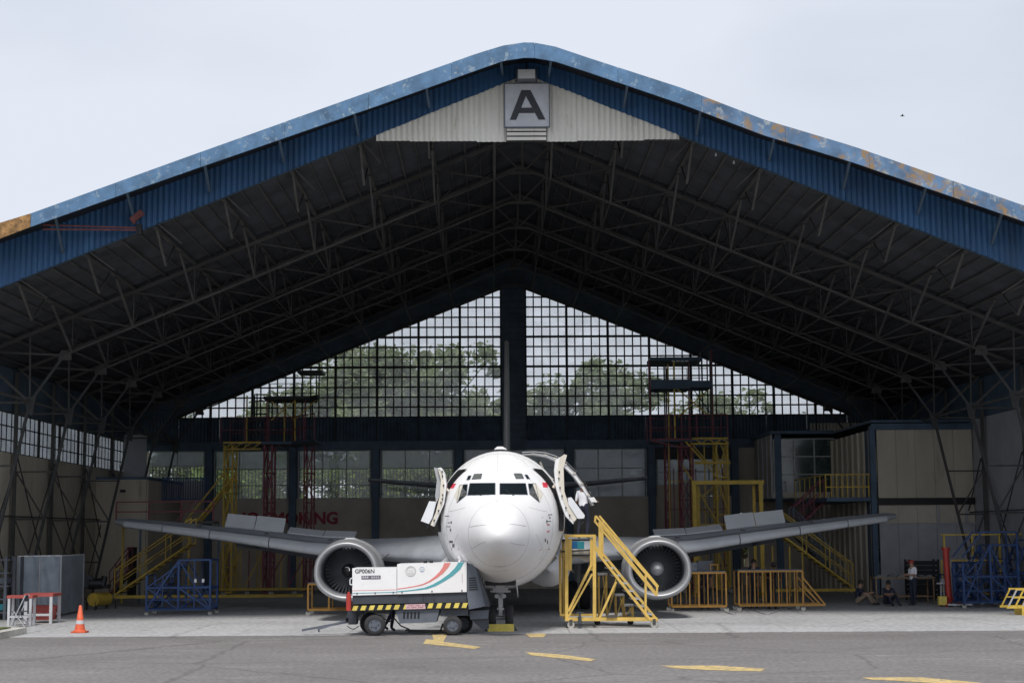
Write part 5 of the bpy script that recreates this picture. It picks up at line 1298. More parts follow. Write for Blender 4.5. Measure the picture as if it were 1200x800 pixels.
# ---- blue stands
def blue_stand(label, px, Y, w, d, h, group=None, name='blue_work_stand'):
    o = place(px, Y); B = thing(name, label, 'work stand', o, group=group)
    for x in (-w / 2, 0, w / 2):
        for y in (0, d): sbar('post', (x, y, .15), (x, y, h if x > -w / 2 else h * .72), .07, M_bst, B)
    for z in (.2, h * .5, h):
        for y in (0, d): sbar('rail', (-w / 2 if z < h * .9 else 0, y, z), (w / 2, y, z), .055, M_bst, B)
        for x in (-w / 2, w / 2): sbar('rail', (x, 0, min(z, h * .72) if x < 0 else z), (x, d, min(z, h * .72) if x < 0 else z), .05, M_bst, B)
    for y in (0, d):
        sbar('brace', (-w / 2, y, .2), (0, y, h), .055, M_bst, B); sbar('brace', (0, y, h), (w / 2, y, .2), .045, M_bst, B)
        sbar('brace', (0, y, h * .5), (w / 2, y, .2), .06, M_bst, B); sbar('brace', (-w / 2, y, h * .5), (0, y, .2), .05, M_bst, B)
    for y in (0, d):
        sbar('brace', (-w / 2, y, h * .5), (0, y, h * .92), .04, M_bst, B); sbar('post', (w / 4, y, .2), (w / 4, y, h), .04, M_bst, B); sbar('post', (-w / 4, y, .2), (-w / 4, y, h * .72), .035, M_bst, B); sbar('rail', (-w / 2, y, h * .28), (w / 2, y, h * .28), .035, M_bst, B)
    sbar('brace', (0, 0, .2), (w / 2, d, h * .5), .045, M_bst, B); sbar('brace', (-w / 2, d, .2), (0, 0, h * .5), .045, M_bst, B)
    for k in range(5): t = (k + .5) / 5; sbox('step', (-w / 2 + t * w / 2, d / 2, .3 + t * (h - .4)), (.28, d - .1, .04), M_bst, B)
    sbox('deck', (w / 4, d / 2, h), (w / 2, d, .05), M_bst, B)
    for x in (-w / 2, w / 2): caster(B, (x, 0), .07); caster(B, (x, d), .07)
    return B
BL = blue_stand('blue tubular work stand below the left wing', 209, 55.5, 2.15, 1.3, 1.85)
for px in (229, 238): sbox('paper_tag', P(px, 680, 55.4) - BL.location, (.08, .01, .12), M_lightgrey, BL)
B2 = blue_stand('blue stepped work stand with handrail at the right end of the hangar', 1162, 56.5, 1.9, 1.2, 2.15)
for s in (0, 1.2): sbar('handrail', (-.95, s, 1.75), (-.25, s, 2.6), .05, M_bst, B2); sbar('handrail', (-.25, s, 2.6), (.95, s, 2.6), .05, M_bst, B2); sbar('handrail', (.95, s, 2.1), (.95, s, 2.6), .05, M_bst, B2)
B3 = blue_stand('blue steel stand cut by the right picture edge', 1206, 57.5, 1.6, 1.2, 2.3)
B3b = blue_stand('low blue stand half hidden behind the floor jack on the right', 1131, 59.0, 1.2, 1.0, 1.5)
# ---- orange work benches under the right wing
def bench(label, x0p, x1p, Y, top, slant=0, m=M_orange, name='work_bench', n=6):
    a = P(x0p, 700, Y); b = P(x1p, 700, Y); o = Vector(((a.x + b.x) / 2, Y, 0)); B = thing(name, label, 'work bench', o)
    w = (b.x - a.x) / 2; h = P(600, top, Y).z - .0; h = P((x0p + x1p) / 2, top, Y).z; d = 1.1
    for y in (0, d):
        sbar('top_rail', (-w, y, h), (w, y, h), .06, m, B); sbar('bottom_rail', (-w, y, .2), (w + slant, y, .2), .07, m, B)
        for k in range(n + 1): x = -w + 2 * w * k / n; sbar('post', (x, y, .2), (x, y, h), .055 if k in (0, n) or k == n // 2 else .035, m, B)
        if slant: sbar('brace', (w, y, h - .2), (w + slant, y, .2), .05, m, B); sbar('brace', (w, y, h - .5), (w + slant * .8, y, .2), .04, m, B)
    sbox('bench_top', (0, d / 2, h + .03), (2 * w, d, .05), M_gpug, B)
    for x in (-w, w): caster(B, (x, 0), .08); caster(B, (x, d), .08)
    return B, h
W1, h1 = bench('orange wheeled bench loaded with small parts beside the right engine', 787, 851, 55.0, 671)
W2, h2 = bench('longer orange wheeled bench with sloped end frame beside the sharp wing shadow on the right', 866, 941, 55.5, 669, .75, n=8)
W3, h3 = bench('low yellow frame on the floor between the left engine and the power unit', 361, 410, 54.5, 684, m=M_orange, n=2)
W3['label'] = 'low yellow frame standing left of the left engine'; W3['category'] = 'frame'
# things on the first bench
def boxthing(name, label, cat, c, d, m, extra=None):
    t = thing(name, label, cat, (c[0], c[1], c[2] - d[2] / 2)); q = MB()
    q.box((0, 0, d[2] / 2), d); b = q.build('body', m, t)
    q = MB(); q.box((0, 0, d[2] + .006), (d[0] * 1.04, d[1] * 1.04, .02)); q.build('lid', m, t)
    q = MB(); q.box((0, -d[1] / 2 - .01, d[2] * .6), (d[0] * .3, .015, .03)); q.build('handle', M_steel, t); return t
boxthing('tool_box', 'black tool chest on the bench right beside the engine', 'tool box', (P(826, 661, 55.3).x, 55.4, h1 + .23), (.5, .4, .32), M_gpud)
boxthing('tool_box', 'grey open box beside the black tool chest on the bench', 'tool box', (P(814, 661, 55.3).x, 55.4, h1 + .20), (.28, .3, .26), M_gpug)
cht = thing('small_stool', 'small orange metal stool standing on the bench right of the tool chest', 'stool', (P(836, 668, 55.4).x, 55.3, h1 + .06))
for x in (-.12, .12):
    for y in (-.12, .12): sbar('leg', (x, y, 0), (x, y, .2), .025, M_orange, cht)
sbox('seat', (0, 0, .21), (.3, .3, .03), M_orange, cht)
# ---- right corner group
RY = 60.0
def table(name, label, px0, px1, py, Y, m_top, m_leg, d=.8, cat='table', group=None, th=.05, lw=.05):
    a = P(px0, py, Y); b = P(px1, py, Y); o = Vector(((a.x + b.x) / 2, Y, 0)); T = thing(name, label, cat, o, group=group); w = (b.x - a.x) / 2; h = a.z
    sbox('table_top', (0, d / 2, h), (2 * w, d, th), m_top, T)
    for x in (-w + .06, w - .06):
        for y in (.05, d - .05): sbar('leg', (x, y, 0), (x, y, h - th / 2), lw, m_leg, T)
    for y in (.05, d - .05): sbar('rail', (-w + .06, y, .28), (w - .06, y, .28), lw * .8, m_leg, T)
    return T, h
M_wood = mat('pale_timber', (0.25, 0.17, 0.10), .8, var=.2, scale=4)
T1, ht = table('work_table', 'long timber table with parts on top behind the man in white', 1025, 1096, 677, RY, M_wood, M_wood, 1.0)
M_sh = mat('dull_metal', (0.2, 0.21, 0.22), .5, .5)
for k, (px, w, hh) in enumerate(((1032, .5, .06), (1045, .35, .10), (1056, .3, .08), (1080, .3, .05), (1089, .25, .06))):
    t = thing('metal_part', ('flat grey metal part at the left end of the timber table', 'dark curved metal part on the timber table', 'grey bracket on the timber table just left of the man in white', 'thin pale part on the timber table right of the man in white', 'small pale part at the right end of the timber table')[k], 'part', (P(px, 676, RY + .4).x, RY + .4, ht + .025))
    q = MB(); q.extrude([(-w / 2, 0, 0), (w / 2, 0, 0), (w * .4, 0, hh), (-w * .2, 0, hh * .7)], (0, .3, 0)); q.build('plate', M_sh if k % 2 == 0 else M_gpug, t)
    q = MB(); q.box((0, .12, hh + .008), (w * .4, .1, .02)); q.build('flange', M_sh, t)
# black slatted crate stack behind
cr_ = thing('slatted_crate', 'large dark slatted crate against the grey wall behind the man in white', 'crate', (P(1083, 660, 63).x, 63, 0))
hz_ = P(1083, 655, 63).z
for k in range(8): sbox('slat', (0, 0, .15 + k * (hz_ - .2) / 7.5), (1.15, .04, .15), M_dark, cr_); sbox('slat', (0, .8, .15 + k * (hz_ - .2) / 7.5), (1.15, .04, .15), M_dark, cr_)
for x in (-.55, .55):
    for y in (.06, .74): sbar('post', (x, y, 0), (x, y, hz_), .07, M_dark, cr_)
# red tall jack
jk = thing('aircraft_jack', 'tall red hydraulic jack with a tripod foot on the right', 'jack', (P(1113, 700, 58).x, 58, 0))
jh = P(1113, 641, 58).z
q = MB(); q.tube((-.02, 0, .15), (-.08, 0, jh - .1), .11, n=14); q.tube((-.08, 0, jh - .1), (-.08, 0, jh), .15, n=14); q.build('cylinder', M_bred, jk)
q = MB(); q.tube((.1, .05, .3), (.06, .05, jh * .8), .045, n=8); q.build('ram', M_nac, jk)
for t in (0, 2.1, 4.2): sbar('leg', (0, 0, .35), (math.cos(t) * .45, math.sin(t) * .45, .03), .07, M_bred, jk)
sbox('pump_box', (-.32, -.2, .22), (.28, .2, .3), M_chock, jk); sbox('foot_tray', (.25, -.2, .08), (.9, .35, .05), M_lightgrey, jk)
# yellow rails around it
yr = thing('yellow_guard_frame', 'thin yellow guard frame around the red jack and blue stands on the right', 'guard frame', (P(1105, 700, 60.5).x, 60.5, 0))
yx = lambda px, Y=60.5: P(px, 680, Y).x - yr.location.x
zt1, zt2, zl = P(1150, 626, 60.5).z, P(1150, 656, 60.5).z, .35
for px in (1104, 1108, 1141, 1173, 1193): sbar('post', (yx(px), 0, .2), (yx(px), 0, zt1 if px != 1104 else zt2), .06, M_yel2, yr)
for z in (zt1, zt2, zl): sbar('rail', (yx(1104), 0, z), (yx(1200), 0, z), .05, M_yel2, yr)
sbar('brace', (yx(1104), 0, .3), (yx(1112), 0, zt2), .05, M_yel2, yr); sbar('brace', (yx(1120), 0, 1.3), (yx(1152), 0, .4), .04, M_yel2, yr)
# small white trolley by the table
tr_ = thing('hand_trolley', 'small white pedestal trolley between the timber table and the red jack', 'trolley', (P(1103, 700, 58.5).x, 58.5, 0))
th_ = P(1103, 683, 58.5).z
sbar('pole', (0, 0, .1), (0, 0, th_), .05, M_wtable, tr_); sbar('pole', (.1, 0, .1), (.1, 0, th_), .04, M_wtable, tr_); sbox('tray', (.05, 0, th_), (.34, .3, .05), M_wtable, tr_); sbox('tray_box', (.1, 0, th_ + .09), (.2, .2, .13), M_nac, tr_); sbox('foot', (.05, 0, .14), (.3, .25, .06), M_wtable, tr_)
caster(tr_, (-.05, 0), .05); caster(tr_, (.15, 0), .05)
# yellow ribbed ramp at the right edge
rp = thing('yellow_ramp_stand', 'low yellow slatted ramp at the right edge of the floor', 'ramp', (P(1202, 715, 51.5).x, 51.5, 0))
zr_ = P(1190, 694, 51.5).z
for k in range(8):
    x = -.55 + k * .22; sbar('rib', (x, 0, .26), (x + .3, 0, zr_ + .1), .04, M_yel2 if k % 2 else M_nac, rp); sbar('rib', (x, .7, .26), (x + .3, .7, zr_ + .1), .04, M_yel2, rp)
for y in (0, .7): sbar('rail', (-.6, y, .26), (1.3, y, .26), .07, M_yel2, rp); sbar('rail', (-.3, y, zr_ + .1), (1.5, y, zr_ + .1), .05, M_yel2, rp); sbar('rail', (-.4, y, (zr_ + .4) / 2), (1.4, y, (zr_ + .4) / 2), .035, M_yel2, rp)
for x in (-.05, 1.2): sbox('block', (x, .35, .13), (.16, .8, .26), M_yel2, rp)
# ---- left corner group
# tarpaulin screen
scn = thing('tarpaulin_screen', 'grey tarpaulin enclosure stretched over a frame along the left wall', 'screen', (P(60, 700, 54).x, 54, 0))
sx = scn.location
pts = [(20, 54.2, 651, 705), (46, 54.8, 651, 705), (71, 55.2, 650.5, 707), (97.5, 58.5, 651, 0)]
corners = [(P(px, 700, Y).x - sx.x, Y - 54) for px, Y, _, _ in pts]
ztp = P(46, 651, 54.8).z
M_tarp2 = M_tarp
for (xa, ya), (xb, yb) in zip(corners[:-1], corners[1:]):
    q = MB(); nx, nz_ = 14, 16; v = []
    ph = random.uniform(0, 6)
    nrm = Vector((yb - ya, -(xb - xa), 0)).normalized()
    for j in range(nz_ + 1):
        for i in range(nx + 1):
            t = i / nx; z = .08 + (ztp - .08) * j / nz_
            f = (.035 * math.sin(t * 9 + ph + j * .25) + .025 * math.sin(j * .9 + t * 5 + ph)) * math.sin(math.pi * t)
            v.append(Vector((xa + (xb - xa) * t, ya + (yb - ya) * t, z)) + nrm * f)
    q.add(v, [(j * (nx + 1) + i, j * (nx + 1) + i + 1, (j + 1) * (nx + 1) + i + 1, (j + 1) * (nx + 1) + i) for j in range(nz_) for i in range(nx)], 0, True)
    q.build('tarpaulin', M_tarp, scn, fix=False)
    sbar('frame_rail', (xa, ya, ztp), (xb, yb, ztp), .035, M_lightgrey, scn)
for xa, ya in corners: sbar('frame_post', (xa, ya - .03, 0), (xa, ya - .03, ztp), .045, M_nac, scn)
# dark rack at the very left
rk = thing('storage_rack', 'dark steel storage rack cut by the left picture edge', 'rack', (P(6, 700, 53).x, 53, 0))
for x in (-1.2, .0, .28):
    for y in (0, .8): sbar('post', (x, y, 0), (x, y, P(6, 652, 53).z), .09, M_gpug if x == .0 else M_gpud, rk)
for k in range(5): sbox('shelf', (-.55, .4, .25 + k * .42), (1.3, .8, .05), M_gpug, rk)
for k in range(3): sbox('stored_panel', (-.5, .4, .42 + k * .42), (.9, .6, .2), (M_dark, M_gpug, M_cyan)[(k + 2) % 3], rk)
# red topped table
T2, h_ = table('red_table', 'white legged table with a faded red top near the left edge', 28, 62, 697, 50.5, M_rtop, M_wtable, 1.0, th=.09, lw=.085)
T3, h_3 = table('red_bench', 'lower white framed bench with red top in front of the red table', 8, 38, 699, 49.3, M_rtop, M_wtable, .5, th=.08, lw=.07)
rb = thing('red_bin', 'dark red bin tucked under the red topped table', 'bin', (P(50, 700, 51).x, 51, 0)); q = MB(); q.extrude([(-.3, 0, .1), (.3, 0, .1), (.34, 0, .52), (-.34, 0, .52)], (0, .5, 0)); q.build('bin_body', M_rtop, rb); q = MB(); q.box((0, .25, .53), (.7, .52, .03)); q.build('bin_rim', M_bred, rb)
fc = thing('folding_chair', 'folded metal chair frame leaning at the red bench on the left', 'chair', (P(22, 715, 48.6).x, 48.6, 0))
for y in (0, .4):
    sbar('leg', (-.25, y, 0), (.18, y, .95), .025, M_nac, fc); sbar('leg', (.2, y, 0), (-.15, y, .48), .025, M_nac, fc)
q = MB(); q.box((-.02, .2, .47), (.38, .38, .025)); q.build('seat', M_gpud, fc); q = MB(); q.box((.15, .2, .85), (.03, .38, .18)); q.build('backrest', M_gpud, fc)
# compressor
cp = thing('air_compressor', 'yellow tank air compressor with a black motor by the rear left wall', 'compressor', (P(110, 700, 60).x, 60, 0))
q = MB(); q.tube((0, -.1, .38), (.25, .9, .38), .24, n=20); q.build('tank', M_yel2, cp)
q = MB(); q.tube((-.2, 0, .95), (.3, .1, .95), .2, n=12); q.box((.1, .2, .85), (.8, .5, .14)); q.tube((.3, 0, .85), (.35, .1, 1.2), .12, n=10); q.build('motor', M_dark, cp)
q = MB(); q.tube((-.25, -.1, 1.05), (-.25, .0, 1.05), .24, n=16); q.build('flywheel', M_gpud, cp)
for x, y in ((-.25, 0), (.1, -.1), (.25, .9), (.6, .8)): sbar('foot', (x, y, 0), (x, y, .3), .05, M_dark, cp)
# ---- sign, floodlight, left bracket
sg = thing('letter_sign', 'square pale sign board with a black letter A under the roof peak', 'sign', HM @ HP(617.5, 123.5, -.16))
tl, br = HP(591, 98, -.16), HP(644, 149, -.16); w_ = br.x - tl.x; h_ = tl.z - br.z
q = MB(); q.box((0, .03, 0), (w_, .05, h_)); q.build('board', M_board, sg)
q = MB(); zz = h_ / 2
for a, b in (((-w_ / 2, zz), (w_ / 2, zz)), ((-w_ / 2, -zz), (w_ / 2, -zz)), ((-w_ / 2, -zz), (-w_ / 2, zz)), ((w_ / 2, -zz), (w_ / 2, zz))): q.bar((a[0], .02, a[1]), (b[0], .02, b[1]), .03, .07)
q.build('board_edge', M_gpug, sg)
S_ = w_ / 53.0
def lp(px, py): return ((px - 617.5) * S_, -.012, (123.5 - py) * S_ * 1.0)
q = MB(); K = lambda x, y: lp(440 + x / 3.333, 30 + y / 3.333)
outl = [(570, 251), (606, 251), (664, 370), (630, 370), (617, 344), (560, 344), (549, 370), (524, 370)]
q.extrude([K(*p) for p in [(570, 251), (588, 251), (588, 275), (549, 370), (524, 370)]], (0, .012, 0))
q.extrude([K(*p) for p in [(588, 251), (606, 251), (664, 370), (637, 370), (588, 275)]], (0, .012, 0))
q.extrude([K(*p) for p in [(568, 322), (612, 322), (621, 343), (558, 343)]], (0, .012, 0)); q.build('letter', M_letter, sg)
fl = thing('floodlight', 'small white floodlight mounted just above the letter sign', 'floodlight', HM @ HP(617, 87, -.5))
q = MB(); q.extrude([(-.30, 0, -.16), (.30, 0, -.16), (.27, 0, .16), (-.27, 0, .16)], (0, .25, 0)); q.build('housing', M_gpug, fl)
q = MB(); q.box((0, -.012, 0), (.5, .02, .27)); q.build('lens', M_lightgrey, fl)
q = MB(); q.bar((0, .15, .16), (0, .3, .42), .05); q.box((-.3, .12, .0), (.03, .2, .42)); q.box((.3, .12, 0), (.03, .2, .42)); q.build('bracket', M_dark, fl)
hb = thing('hoist_bracket', 'red brown twin rod bracket sticking out under the left end of the fascia', 'bracket', HM @ HP(105, 266, -.7))
def hp(px, py, y): return (HM @ HP(px, py, y)) - hb.location
M_rod = mat('red_oxide_rod', (0.22, 0.075, 0.07), .7, var=.25, scale=6)
sbar('rod', hp(50, 263.5, -1.0), hp(163, 267, -.15), .05, M_rod, hb, round_=True); sbar('rod', hp(50, 268.5, -1.0), hp(163, 269.5, -.15), .05, M_rod, hb, round_=True)
sbar('clamp', hp(163, 263, -.15), hp(164, 275, -.15), .16, M_dark, hb); sbar('arm', hp(154, 259, -.2), hp(167, 248, -.2), .16, M_rod, hb); sbar('arm', hp(157, 262, -.2), hp(157, 252, -.2), .09, M_rod, hb)
# small lamp fittings under the siding on the right
for i, px in enumerate((839, 860)):
    t = thing('eave_insulator', ('small white fitting hanging from the right siding edge, the left one of the two', 'small white fitting hanging from the right siding edge, the right one of the two')[i], 'fitting', HM @ HP(px, 183 + i * 9, -.1)); q = MB(); q.tube((0, 0, 0), (0, 0, .09), .03, .015, n=8); q.build('cap', M_wtable, t); q = MB(); q.tube((0, 0, .09), (0, 0, .16), .01, n=5); q.build('wire', M_dark, t)
# hose on the floor
hs = MB(); pts = [G(850 + i * 3.4, 716 + 3.0 * math.sin(i * .55) - (3.5 if 3 < i < 9 else 0), .03) for i in range(22)]; hs.path(pts, .022, n=6)
tag(hs.build('air_hose', M_nac), 'thin pale hose looping over the floor in front of the orange benches', 'hose')
# bird
bd = thing('bird', 'tiny dark bird flying in the pale sky right of the roof', 'bird', P(1057.5, 136, 90))
q = MB(); q.loft([[Vector((x, math.cos(t) * r, math.sin(t) * r)) for t in [2 * math.pi * k / 8 for k in range(8)]] for x, r in ((-.13, .006), (-.07, .025), (0, .035), (.06, .022), (.10, .018), (.13, .004))]); q.build('body', M_navy, bd)
for s in (-1, 1): q = MB(); q.add([(-.04, 0, .01), (.04, 0, .01), (.02, s * .14, .07), (-.03, s * .24, .02), (-.06, s * .13, .06)], [(0, 1, 2, 4), (4, 2, 3)]); q.build('wing', M_navy, bd, fix=False)
# ================================================================== PEOPLE
def person(label, loc, rz, pose, shirt=M_shirt, trouser=M_navy, shoe=M_dark, h=1.70, cap=None, group=None):
    """pose: dict of joint positions (x right, y forward(-Y is the face side), z up) in metres for a 1.70 m body"""
    o = thing('person', label, 'person', loc, rz, group)
    J = dict(pel=(0, 0, .93), chest=(0, 0, 1.25), neck=(0, 0, 1.42), head=(0, -.01, 1.53), crown=(0, 0, 1.65),
             hipL=(-.1, 0, .88), kneeL=(-.1, -.02, .48), ankL=(-.1, 0, .09), toeL=(-.11, -.15, .03), hipR=(.1, 0, .88), kneeR=(.1, -.02, .48), ankR=(.1, 0, .09), toeR=(.11, -.15, .03),
             shL=(-.17, 0, 1.38), elL=(-.22, .02, 1.10), wrL=(-.22, -.06, .86), shR=(.17, 0, 1.38), elR=(.22, .02, 1.10), wrR=(.22, -.06, .86))
    J.update(pose); J = {k: Vector(v) * (h / 1.70) for k, v in J.items()}
    V_, E_, R_, tagm = [], [], [], []
    def av(p, r, parent, part):
        V_.append(Vector(p)); R_.append(r); tagm.append(part); i = len(V_) - 1
        if parent is not None: E_.append((parent, i))
        return i
    pel = av(J['pel'], (.15, .11), None, 't'); ch = av(J['chest'], (.165, .11), pel, 's')
    wa = None
    nk = av(J['neck'], (.055, .055), ch, 'k'); hd = av(J['head'], (.078, .09), nk, 'k'); cw = av(J['crown'], (.06, .07), hd, 'k')
    fdir = (J['head'] - J['crown']).cross(Vector((1, 0, 0))).normalized()
    for s in 'LR':
        hp_ = av(J['hip' + s], (.095, .095), pel, 't'); kn = av(J['knee' + s], (.065, .065), hp_, 't'); an = av(J['ank' + s], (.045, .045), kn, 't'); av(J['toe' + s], (.04, .03), an, 'f')
        sh_ = av(J['sh' + s], (.06, .06), ch, 's'); el = av(J['el' + s], (.043, .043), sh_, 's'); wr = av(J['wr' + s], (.027, .027), el, 'k')
        d = (J['wr' + s] - J['el' + s]).normalized(); side = d.cross(Vector((0, 1, 0))); side = side.normalized() if side.length > .1 else Vector((1, 0, 0))
        pm = av(J['wr' + s] + d * .06, (.03, .02), wr, 'k')
        for k, (off, ln) in enumerate(((-.03, .075), (-.01, .085), (.01, .08), (.03, .062))):
            f1 = av(J['wr' + s] + d * (.06 + ln * .55) + side * off, (.009, .009), pm, 'k'); av(J['wr' + s] + d * (.06 + ln) + side * off * 1.1 + Vector((0, -.012, 0)), (.008, .008), f1, 'k')
        av(J['wr' + s] + d * .055 + side * -.055, (.010, .010), wr, 'k')
    me = bpy.data.meshes.new('sk'); me.from_pydata(V_, E_, []); ob = bpy.data.objects.new('sk', me); COL.objects.link(ob)
    md = ob.modifiers.new('skin', 'SKIN'); md.use_smooth_shade = True
    for i, sv in enumerate(me.skin_vertices[0].data): sv.radius = R_[i]; sv.use_root = (i == 0)
    sb_ = ob.modifiers.new('ss', 'SUBSURF'); sb_.levels = 1; sb_.render_levels = 1
    dg = bpy.context.evaluated_depsgraph_get(); bm_ = bpy.data.meshes.new_from_object(ob.evaluated_get(dg))
    bpy.data.objects.remove(ob); bpy.data.meshes.remove(me)
    bm_.materials.clear()
    for m in (M_skin, shirt, trouser, shoe): bm_.materials.append(m)
    segs = [(V_[a], V_[b], tagm[b]) for a, b in E_]
    def near(p):
        best = None
        for a, b, tg in segs:
            ab = b - a; t = max(0, min(1, (p - a).dot(ab) / max(1e-9, ab.length_squared))); d_ = (p - a - ab * t).length
            if best is None or d_ < best[0]: best = (d_, tg, t)
        return best
    el_ = {}
    for f in bm_.polygons:
        d_, tg, t = near(f.center); k = {'k': 0, 's': 1, 't': 2, 'f': 3}[tg]
        if tg == 'k' and (f.center - J['chest']).length < (J['neck'] - J['chest']).length * .85 : k = 1
        if tg == 's' and (f.center - J['pel']).length < (J['chest'] - J['pel']).length * .22: k = 2
        if tg == 's':
            for s in 'LR':
                ee, ww = J['el' + s], J['sh' + s]
                if (f.center - ee).length < .05: k = 1
        f.material_index = k; f.use_smooth = True
    # nose and ears are part of the head mesh
    link('body', bm_, o)
    hc, cr2 = J['head'], J['crown']; upv = (cr2 - hc).normalized(); face = Vector((0, -1, 0)); face = (face - upv * face.dot(upv)).normalized(); rt_ = upv.cross(face)
    q = MB(); rr = []
    for k in range(8):
        t = k / 7 * 1.5; rad = math.cos(t * .98); c = hc + upv * (.035 + .095 * math.sin(t)) - face * .012
        rr.append([c + (rt_ * math.cos(a) * .094 + face * math.sin(a) * .104 * (1 if math.sin(a) < .2 else .8)) * max(.05, rad) for a in [2 * math.pi * i / 16 for i in range(16)]])
    q.loft(rr)
    if cap is not None:
        q.build('cap', cap, o); q = MB(); c = hc + upv * .07 + face * .11; q.extrude([c - rt_ * .07 - face * .03, c + rt_ * .07 - face * .03, c + rt_ * .05 + face * .08, c - rt_ * .05 + face * .08], upv * .012); q.build('cap_peak', cap, o)
    else:
        rr = []; c = hc + upv * .05 - face * .022
        for k in range(9):
            t = -math.pi / 2 + math.pi * k / 8; rr.append([c + (rt_ * math.cos(a) * .092 + face * math.sin(a) * .098) * max(.03, math.cos(t)) + upv * math.sin(t) * .095 for a in [2 * math.pi * i / 16 for i in range(16)]])
        q.loft(rr); q.build('hair', M_hair, o)
    q = MB()
    for s in (-1, 1): q.box(hc + rt_ * .03 * s + face * .088 + upv * .02, (.018, .008, .010))
    q.build('eyes', M_hair, o)
    q = MB(); q.add([hc + face * .085 + upv * .02, hc + face * .085 - upv * .02 + rt_ * .015, hc + face * .085 - upv * .02 - rt_ * .015, hc + face * .115 - upv * .012], [(0, 1, 3), (0, 3, 2), (1, 2, 3)]); q.build('nose', M_skin, o)
    q = MB(); q.box(hc + face * .086 - upv * .045, (.04, .006, .008)); q.build('mouth', M_rtop, o)
    q = MB()
    for s in (-1, 1): q.box(hc + rt_ * .085 * s, (.015, .03, .045))
    q.build('ears', M_skin, o)
    return o
# man in white shirt at the cabin door: back to the camera, one step forward into the doorway
p = P(684, 631, 47.95)
person('man in white shirt and dark trousers stepping in behind the open cabin door', (p.x, 47.95, 2.49), R(150), dict(kneeL=(-.09, -.10, .50), ankL=(-.09, -.02, .09), toeL=(-.1, -.17, .03), ankR=(.1, .18, .09), toeR=(.1, .05, .03), kneeR=(.1, .06, .48), wrL=(-.26, -.3, 1.08), elL=(-.25, -.05, 1.1), wrR=(.25, -.12, .95), head=(0, -.05, 1.53), crown=(0, -.06, 1.65)), h=1.72)
# man behind the power unit : only his legs show
p = P(461, 738, 45.4)
person('man hidden behind the power unit with only dark trousers and shoes showing', (p.x, 45.35, .01), R(60), dict(kneeL=(-.09, -.06, .48), ankR=(.08, .36, .12), toeR=(.08, .22, .04), kneeR=(.09, .12, .48), wrL=(-.2, -.35, 1.1), wrR=(.2, -.35, 1.1), chest=(0, -.08, 1.24), neck=(0, -.14, 1.40), head=(0, -.18, 1.50), crown=(0, -.2, 1.62), shL=(-.17, -.1, 1.36), shR=(.17, -.1, 1.36)), shirt=M_navy, h=1.66)
# standing man in white with red cap at the right
p = P(1071, 708, 58.6)
person('standing man in white shirt, dark trousers and red cap in front of the timber table', (p.x, 58.6, .01), R(-70), dict(elL=(-.22, -.02, 1.12), wrL=(-.12, -.26, 1.14), elR=(.22, -.02, 1.12), wrR=(.12, -.26, 1.12), head=(0, -.05, 1.53), crown=(0, -.06, 1.65)), h=1.66, cap=M_bred)
sit = dict(pel=(0, .1, .16), chest=(0, .06, .48), neck=(0, 0, .66), head=(0, -.05, .77), crown=(0, -.08, .89), hipL=(-.1, .08, .14), hipR=(.1, .08, .14), kneeL=(-.14, -.3, .42), kneeR=(.14, -.3, .38), ankL=(-.12, -.48, .08), ankR=(.14, -.52, .08), toeL=(-.12, -.64, .04), toeR=(.14, -.68, .04),
           shL=(-.17, .02, .62), shR=(.17, .02, .62), elL=(-.22, -.15, .42), elR=(.22, -.15, .42), wrL=(-.14, -.36, .44), wrR=(.14, -.36, .44))
p = P(1008, 700, 59.3)
person('person in dark shirt and khaki trousers sitting on the floor by the post', (p.x, 59.3, .01), R(65), sit, shirt=M_navy, trouser=M_khaki, h=1.7)
p = P(1041, 703, 58.6)
person('person in dark clothes squatting on the floor beside the timber table', (p.x, 58.6, .01), R(15), sit, shirt=M_navy, h=1.7)
# workers on the far side of the long orange bench
p = P(903, 690, 57.2)
lean = dict(chest=(0, -.12, 1.2), neck=(0, -.24, 1.33), head=(0, -.32, 1.40), crown=(0, -.38, 1.50), shL=(-.18, -.18, 1.28), shR=(.18, -.18, 1.28), elL=(-.24, -.3, 1.05), elR=(.24, -.3, 1.05), wrL=(-.15, -.48, .98), wrR=(.15, -.48, .98))
person('worker in dark overalls bending over the long orange bench', (p.x, 57.1, .01), R(10), lean, shirt=M_navy, h=1.78)
p = P(884, 690, 57.4)
person('worker in dark overalls standing upright left of the bending worker', (p.x, 57.4, .01), R(-20), {}, shirt=M_navy, h=1.74)
p = P(826, 690, 57.0)
person('person in dark clothes behind the bench with the tool chest', (p.x, 57.0, .01), R(0), {}, shirt=M_navy, h=1.7)

